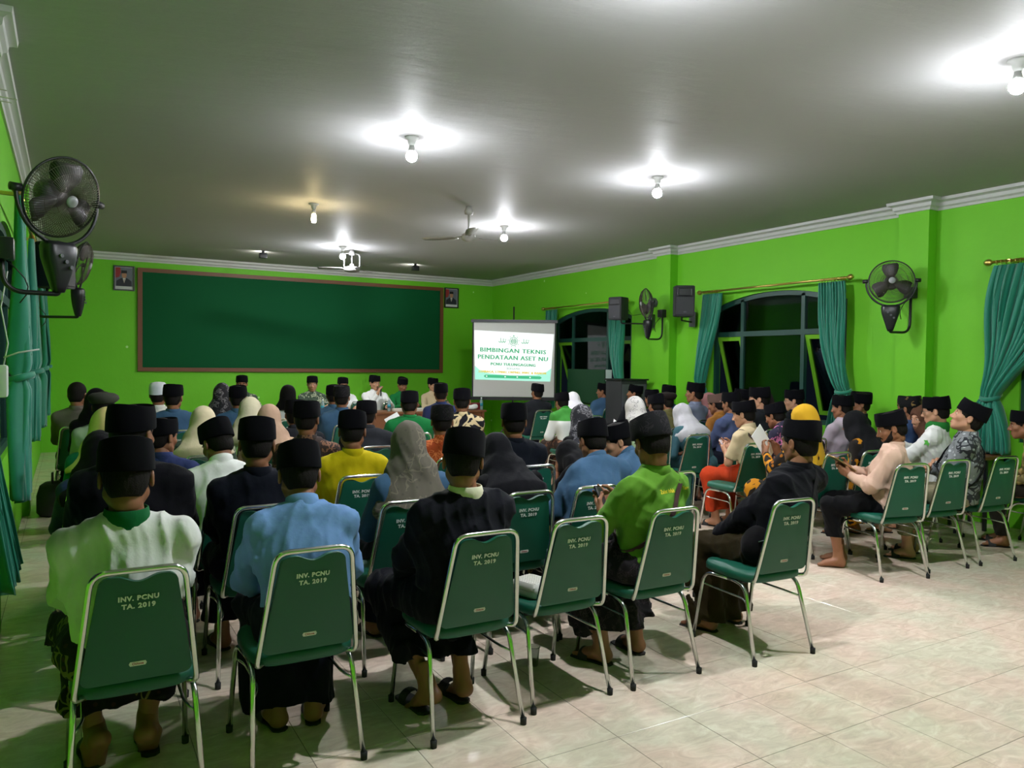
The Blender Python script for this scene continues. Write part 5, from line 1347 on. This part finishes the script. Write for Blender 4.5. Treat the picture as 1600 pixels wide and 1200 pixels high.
P(573, 626, 6.45, -10, -24, 8, 'peci', CHAR, NAVY, 'lap', 0, 'person in black suit and black cap behind the yellow shirted man', 'man in black suit beyond the yellow shirt', jacket=True, build=1.08)
pz = P(640, 611, 7.3, -10, -22, 6, 'peci', GREEND, NAVY, 'read', 0, 'person in dark green jacket and black cap holding a white paper', 'man in dark green jacket', jacket=True, build=1.06)
P(689, 599, 9.3, -10, -22, 2, 'peci', DBLUE, NAVY, 'lap', 0, 'person in indigo shirt and black cap under the right end of the board', 'man in indigo shirt under the board')
P(722, 607, 7.3, -12, -24, 4, 'peci', B_BLK, NAVY, 'lap', 0, 'person in black and cream batik shirt left of the screen', 'man in black cream batik', build=1.1)
P(691, 633, 5.4, -8, -22, 8, 'peci', B_RED, NAVY, 'lap', 1, 'person in orange red batik shirt and black cap behind the cream collared man', 'man in orange red batik', wearmat=C_BLK2)
# ---- middle and right block ----
P(840, 600, 10.1, -10, 6, 2, 'peci', CHAR, NAVY, 'lap', 0, 'person in charcoal suit and tall black cap in front of the screen', 'man in charcoal suit at the screen', jacket=True)
p24 = P(877, 614, 8.55, -4, 0, 10, 'peci', YOKE, B_BRN, 'lap', 0, 'person in white jacket with green shoulders right of the screen', 'man in white jacket with green shoulders', collar=cloth((50, 130, 40)), jacket=True)
P(895, 612, 9.1, -4, -6, 6, 'hijab', WHITE, WHITE, 'lap', 0, 'person in plain white headscarf right of the screen', 'woman in plain white scarf', wearmat=WHITEH, lowkind='skirt')
P(944, 599, 10.2, 4, 34, 2, 'peci', SLATE, NAVY, 'lap', 0, 'person in blue suit and black cap before the black cabinet', 'man in blue suit at the cabinet', jacket=True, build=1.1)
P(994, 602, 9.3, 10, 44, -4, 'peci', CHAR, NAVY, 'lap', 0, 'person in black cap lifting the face left, behind the lace headscarf', 'man with lifted face')
P(1018, 609, 8.5, 2, 6, 6, 'peci', CHAR, NAVY, 'lap', 0, 'person in black cap wedged between the lace headscarf and olive shirt', 'man wedged behind the lace scarf')
pf = P(991, 619, 6.5, 6, 8, 6, 'hijab', PALEG, PALEG, 'read', 0, 'person in white lace patterned headscarf holding up a white sheet', 'woman in lace patterned scarf', wearmat=B_WH, lowkind='skirt')
P(1024, 617, 7.0, 2, -8, 10, 'peci', OLIVE, NAVY, 'lap', 0, 'person in olive shirt and black cap between two pale headscarves', 'man in olive shirt', build=1.1)
P(1040, 613, 7.45, 4, 12, 8, 'beret', OLIVE, NAVY, 'lap', 0, 'person in dark brown flat cap beyond the olive shirt', 'man in dark brown flat cap', wearmat=cloth((42, 34, 32)))
P(1045, 602, 8.55, 4, -10, 2, 'peci', SLATE, NAVY, 'lap', 0, 'person in blue shirt and black cap by the green pilaster', 'man in blue by the pilaster')
P(1065, 630, 5.95, -2, 4, 8, 'hijab', DTEAL, DTEAL, 'lap', 1, 'person in light grey headscarf and blue green dress, middle right', 'woman in light grey scarf', wearmat=LGREY, lowkind='skirt', cx=(5.60, 5.87, -4))
P(1087, 598, 7.6, 8, 26, 0, 'peci', BGREY, NAVY, 'lap', 0, 'person in blue grey shirt sitting tall under the left teal window curtain', 'man in blue grey shirt under the curtain')
P(1118, 616, 6.9, 4, 10, 10, 'peci', OCHRE, NAVY, 'lap', 0, 'person in ochre shirt and banded brown cap', 'man in ochre shirt', wearmat=C_BRN)
P(1107, 613, 7.8, 4, 16, 4, 'hijab', PINK, PINK, 'lap', 0, 'person in dusty pink headscarf beside the banded brown cap', 'woman in dusty pink scarf', wearmat=PINK, lowkind='skirt')
pd = P(1142, 613, 6.35, 6, 4, 8, 'peci', cloth((70, 80, 112)), NAVY, 'lap', 1, 'person in steel blue shirt behind the beige T-shirt', 'man in steel blue shirt', build=1.08)
p35 = P(1160, 627, 5.25, 8, 26, 10, 'peci', TAN, RED, 'phone', 1, 'person in beige T-shirt and black cap with shoulder strap and orange red lower garment', 'person in beige shirt', sleeve='short', skin=M_SKIN2, cx=(5.50, 5.0, -4), build=1.05)
P(1161, 608, 7.0, 6, 20, 2, 'peci', CHAR, NAVY, 'lap', 0, 'person in black cap under the middle window, left of two faces', 'man under the middle window')
P(1186, 605, 6.2, 6, 38, 4, 'peci', CHAR, NAVY, 'lap', 0, 'person in black cap facing left before the dark window', 'man facing left at the window', skin=M_SKIN2)
P(1208, 631, 5.55, 2, 8, 16, 'peci', B_PNK, NAVY, 'lap', 1, 'person in pink and navy batik shirt bowing, black cap', 'man in pink navy batik')
P(1240, 609, 6.4, 6, 40, 4, 'peci', CHAR, NAVY, 'lap', 0, 'person with glasses and black cap before the dark window', 'man with glasses at the window', face=('glasses',), skin=M_SKIN2)
p40 = P(1256, 631, 4.62, 8, 22, 8, 'hijab', B_ORG, B_ORG, 'read', 1, 'person in mustard yellow headscarf reading a white booklet', 'woman in mustard scarf', wearmat=MUSTARD, hijlen=.26, lowkind='skirt', cx=(5.52, 4.16, -4))
P(1335, 641, 4.55, 2, 6, 6, 'hijab', B_ORG, B_ORG, 'lap', 1, 'person in black headscarf and orange black batik dress on the right', 'woman in orange black batik', wearmat=cloth((22, 22, 26)), hijlen=.2, lowkind='skirt', cx=(5.95, 4.12, -4))
P(1316, 618, 5.4, 4, 14, 8, 'peci', LILAC, NAVY, 'lap', 1, 'person in lilac grey shirt beneath the right curtain of the middle window', 'man in lilac grey shirt')
P(1345, 613, 5.55, 14, 50, 0, 'peci', CHAR, NAVY, 'lap', 1, 'person in tilted black cap right of the lilac grey shirt', 'man in tilted cap right of lilac shirt', roll=-10)
P(1420, 619, 4.75, -2, 4, 4, 'peci', cloth((52, 74, 110)), NAVY, 'lap', 1, 'person in steel blue shirt and black cap with gold band by the right wall', 'man with gold banded cap', wearmat=C_GLD, cx=None)
P(1440, 632, 4.62, 30, 76, 4, 'hijab', cloth((120, 84, 62)), cloth((60, 48, 40)), 'lap', 1, 'person in brown shirt whose face shows left of the glasses wearer', 'person in brown beside the glasses wearer', wearmat=cloth((92, 62, 48)), skin=M_SKIN2, hijlen=.08)
# ---- speakers at the tables, facing the audience ----
def SPK(u, v, top, arms, label, short, **k): return person(u, v, 13.3, 180+k.pop('b', 0), 180+k.pop('h', 0), k.pop('p', 4), 'peci', top, NAVY, arms, 1, label, short, lowkind='trousers', **k)
SPK(378, 587, B_GRN, 'table', 'person in dark batik at the left end of the speakers table', 'leftmost speaker', h=-12)
SPK(488, 588, B_GRN, 'table', 'speaker in green grey batik shirt and glasses behind the table', 'speaker in green grey batik', h=-14, face=('glasses',), skin=M_SKIN2)
SPK(536, 590, WHITE, 'table', 'speaker in white shirt half hidden behind a black cap', 'half hidden white shirted speaker', h=-6, face=('glasses',), skin=M_SKIN2)
t4 = SPK(586, 587, WHITE, 'mic', 'speaker in white shirt holding a microphone to the mouth', 'speaker with the microphone', h=8, skin=M_SKIN2, face=('moustache',))
SPK(630, 591, GREEND, 'table', 'speaker in green shirt looking down at the table', 'speaker in green shirt', p=16, face=('moustache',))
SPK(677, 591, TAN, 'table', 'speaker in beige shirt at the right end of the speakers table', 'speaker in beige shirt', h=10, skin=M_SKIN2)

# ---- straps, lettering and things in hands ----
strap(p4, cloth((74, 50, 52)), math.radians(-50), .016)
strap(p5, BLACKC, math.radians(-48), .018)
strap(p8, BLACKC, math.radians(-52), .024)
strap(p35, cloth((60, 46, 40)), math.radians(48), .013)
GOLDP = plain('yellow_print', srgb(225, 205, 40), .7)
zc = float(p4['ps']['chest'][2])
cloth_text(p4, 'Zakat Infak', .026, -.005, zc+.115, GOLDP, .105); cloth_text(p4, 'saan Yang', .026, .125, zc+.118, GOLDP, .085)
# keffiyeh panel on the silver batik shirt: a chequered yoke across the shoulders
def yoke(pr, col, z0, z1, w, name, check=True, off=.003):
    bv = bvh_of(pr['shirt']); mb = MB(); n = 14; m = 5
    for i in range(n):
        for j in range(m):
            if check and (i+j) % 2: continue
            q = []
            for a, b in ((i, j), (i+1, j), (i+1, j+1), (i, j+1)):
                x = -w+2*w*a/n; z = z0+(z1-z0)*b/m-.05*(abs(x)/w)**2
                h = bv.ray_cast(Vector((x, -.6, z)), Vector((0, 1, 0))); q.append((h[0]+Vector((0, -off, 0))) if h[0] else None)
            if all(q): mb.add(q, [(0, 1, 2, 3)])
    if mb.v: mb.obj(name, col, pr['root'])
z8 = float(p8['ps']['nb'][2]); yoke(p8, plain('checker_black', (.02, .02, .02, 1), .8), z8-.20, z8-.10, .17, 'chequered_yoke')
# sling bag of the man by the open floor
def sling_bag(pr, x, y, z, mat, sz=(.20, .09, .20), name='sling_bag', label='', ):
    Mw = Matrix.Translation(pr['loc']) @ Matrix.Rotation(pr['by'], 4, 'Z'); L = Mw @ Vector((x, y, z))
    r = empty(name, tuple(L), pr['by'], label=label, cat='bag')
    V_, Q_ = surfnet(lambda P: ell(P, (0, 0, 0), sz)+folds(P, .006, 4, 1.5)-.0, (-sz[0]-.03, -sz[1]-.03, -sz[2]-.03), (sz[0]+.03, sz[1]+.03, sz[2]+.03), .012)
    link('bag_body', np_mesh('bag_body', [(V_, Q_)]), mat, r)
    MB().tube([(-sz[0]*.75, -sz[1]*.75, sz[2]*.35), (0, -sz[1]*1.02, sz[2]*.45), (sz[0]*.75, -sz[1]*.75, sz[2]*.35)], .004, 5).obj('zip', M_CHROME, r)
sling_bag(p5, -.14, .02, .585, cloth((26, 24, 28)), (.13, .08, .11), label='black sling bag at the hip of the person in black beside the open floor')
bpy.context.view_layer.update()
held(p4, 'phone', M_BLACK, 'black phone held by the person in the lime green shirt', 'phone', (.075, .155, .009), 'L', (.01, .10, -.035), (60, 10, 20))
held(p6, 'tablet', plain('gold_tablet', (.42, .30, .12, 1), .3, .8), 'thin gold backed tablet held by the bearded person in beige', 'tablet', (.21, .15, .008), 'R', (.0, .09, -.04), (0, 32, -30))
held(p35, 'phone', plain('lit_phone', (.7, .6, .62, 1), .3), 'pale lit phone held by the person in the beige T-shirt', 'phone', (.075, .15, .009), 'L', (.0, .10, -.03), (55, 0, 25))
held(p40, 'booklet', plain('white_booklet', (.8, .8, .8, 1), .6), 'white booklet held up by the person in the mustard headscarf', 'booklet', (.21, .28, .006), 'L', (.0, .12, -.03), (70, -28, 20))
held(pz, 'paper_sheet', plain('white_booklet', (.8, .8, .8, 1), .6), 'white paper held by the person in the dark green jacket', 'paper', (.16, .24, .003), 'L', (.0, .10, -.03), (66, -30, -10), r=.0008)
held(pf, 'paper_sheet', plain('white_booklet', (.8, .8, .8, 1), .6), 'white sheet held by the person in the lace headscarf', 'paper', (.10, .18, .003), 'L', (.0, .10, -.03), (70, 30, 10), r=.0008)
held(p7, 'snack_box', plain('box_paper', (.6, .58, .5, 1), .7), 'pale paper snack box on the lap of the glasses wearer', 'box', (.18, .13, .06), 'L', (.02, .08, -.05), (5, 0, 20))
# microphone
bpy.context.view_layer.update()
Mw = t4['root'].matrix_world @ t4['HM']['R']; L = Mw @ Vector((0, .075, -.035))
mc = empty('microphone', tuple(L), label='black microphone held by the speaker in white', cat='microphone')
MB().tube([(0, .0, -.10), (0, 0, .03)], [.011, .014], 10).obj('handle', M_BLACK, mc, smooth=True)
MB().lathe([(.0005, .03), (.02, .035), (.024, .055), (.018, .075), (.0005, .082)], 14).obj('mesh_head', M_GREY, mc, smooth=True)
# watch of the bearded man
J = p6['J']; a = Vector(J['WL']+(J['EL']-J['WL'])*.02); ax = Vector(nrm(J['EL']-J['WL'])); b = ax.orthogonal().normalized(); c = ax.cross(b)
MB().tube([tuple(a+(b*math.cos(t)+c*math.sin(t))*.031) for t in [2*PI*q/20 for q in range(20)]], .006, 6, loop=True).obj('wrist_watch', M_GOLD, p6['root'], smooth=True)

# ---- food box and bottle on the empty rear chair ----
bx = empty('food_box', (1.93, 3.11, .476), .25, label='white ribbed foam food box on the seat of the empty rear chair', cat='food box')
for nm, z0, z1, k in (('box_base', 0, .035, 1), ('box_lid', .037, .072, -1)):
    rs = [[((.075+(-.012 if (z in (z0,) and k > 0) or (z == z1 and k < 0) else 0))*math.copysign(abs(math.cos(t))**.3, math.cos(t)), (.085+(-.012 if (z in (z0,) and k > 0) or (z == z1 and k < 0) else 0))*math.copysign(abs(math.sin(t))**.3, math.sin(t)), z) for t in [2*PI*q/32 for q in range(32)]] for z in (z0, (z0+z1)/2, z1)]
    link(nm, autosmooth(MB().rings(rs).mesh(nm), 40), plain('white_foam', (.72, .70, .64, 1), .7), bx)
mb = MB()
for q in range(7): mb.box(-.055+.0165*q, -.049+.0165*q, -.07, .07, .0715, .0745)
mb.obj('lid_ribs', plain('white_foam', (.72, .70, .64, 1), .7), bx)
bottle(2.02, 3.10, .476, 'teal labelled water bottle on the seat of the empty rear chair', .95)

# ---- foam box on table by right edge ----
p = at_y(1576, 684, 4.3)
tb = empty('side_table', (float(p[0])-.55, 4.3, 0), label='small side table with snacks at the right photo edge', cat='table')
MB().box(-.25, .2, -.2, .2, .70, .73).obj('table_top', M_TABLE, tb)
for sx in (-1, 1):
    for sy in (-1, 1): MB().box(sx*.18-.015, sx*.18+.015, sy*.17-.015, sy*.17+.015, 0, .70).obj('leg', M_BLACK, tb)
small_box('snack_box', (float(p[0])-.35, 4.28, .73), (.2, .14, .06), batik('blue_white_box', (60, 110, 150), (220, 225, 225), (220, 225, 225), 20, .15), 'blue and white snack box on the side table at the right edge', 'box')
# small emblems: blue badge on the woven cap, green star badge on the white sleeve
MB().lathe([(.0005, 0), (.028, 0), (.024, .002), (.0005, .003)], 14, sy=.7).obj('cap_badge', plain('badge_blue', srgb(50, 90, 190), .5), p4['root']).matrix_local = p4['ps']['Mh'] @ Matrix.Translation((.012, -.045, .114)) @ Matrix.Rotation(.12, 4, 'X')
bv = bvh_of(p7['shirt']); S_ = Vector(p7['J']['SL']*.72+p7['J']['EL']*.28); d_ = Vector((-1, -.35, .1)).normalized(); h_ = bv.ray_cast(S_+d_*.3, -d_)
if h_[0]:
    R_ = d_.to_track_quat('Z', 'Y').to_matrix().to_4x4()
    MB().poly([tuple(Matrix.Translation(h_[0]+d_*.004) @ R_ @ Vector(((.036 if k % 2 == 0 else .018)*math.cos(k*PI/5), (.036 if k % 2 == 0 else .018)*math.sin(k*PI/5), 0))) for k in range(10)], tuple(d_*.001)).obj('sleeve_badge', plain('badge_green', srgb(90, 190, 70), .6), p7['root'])
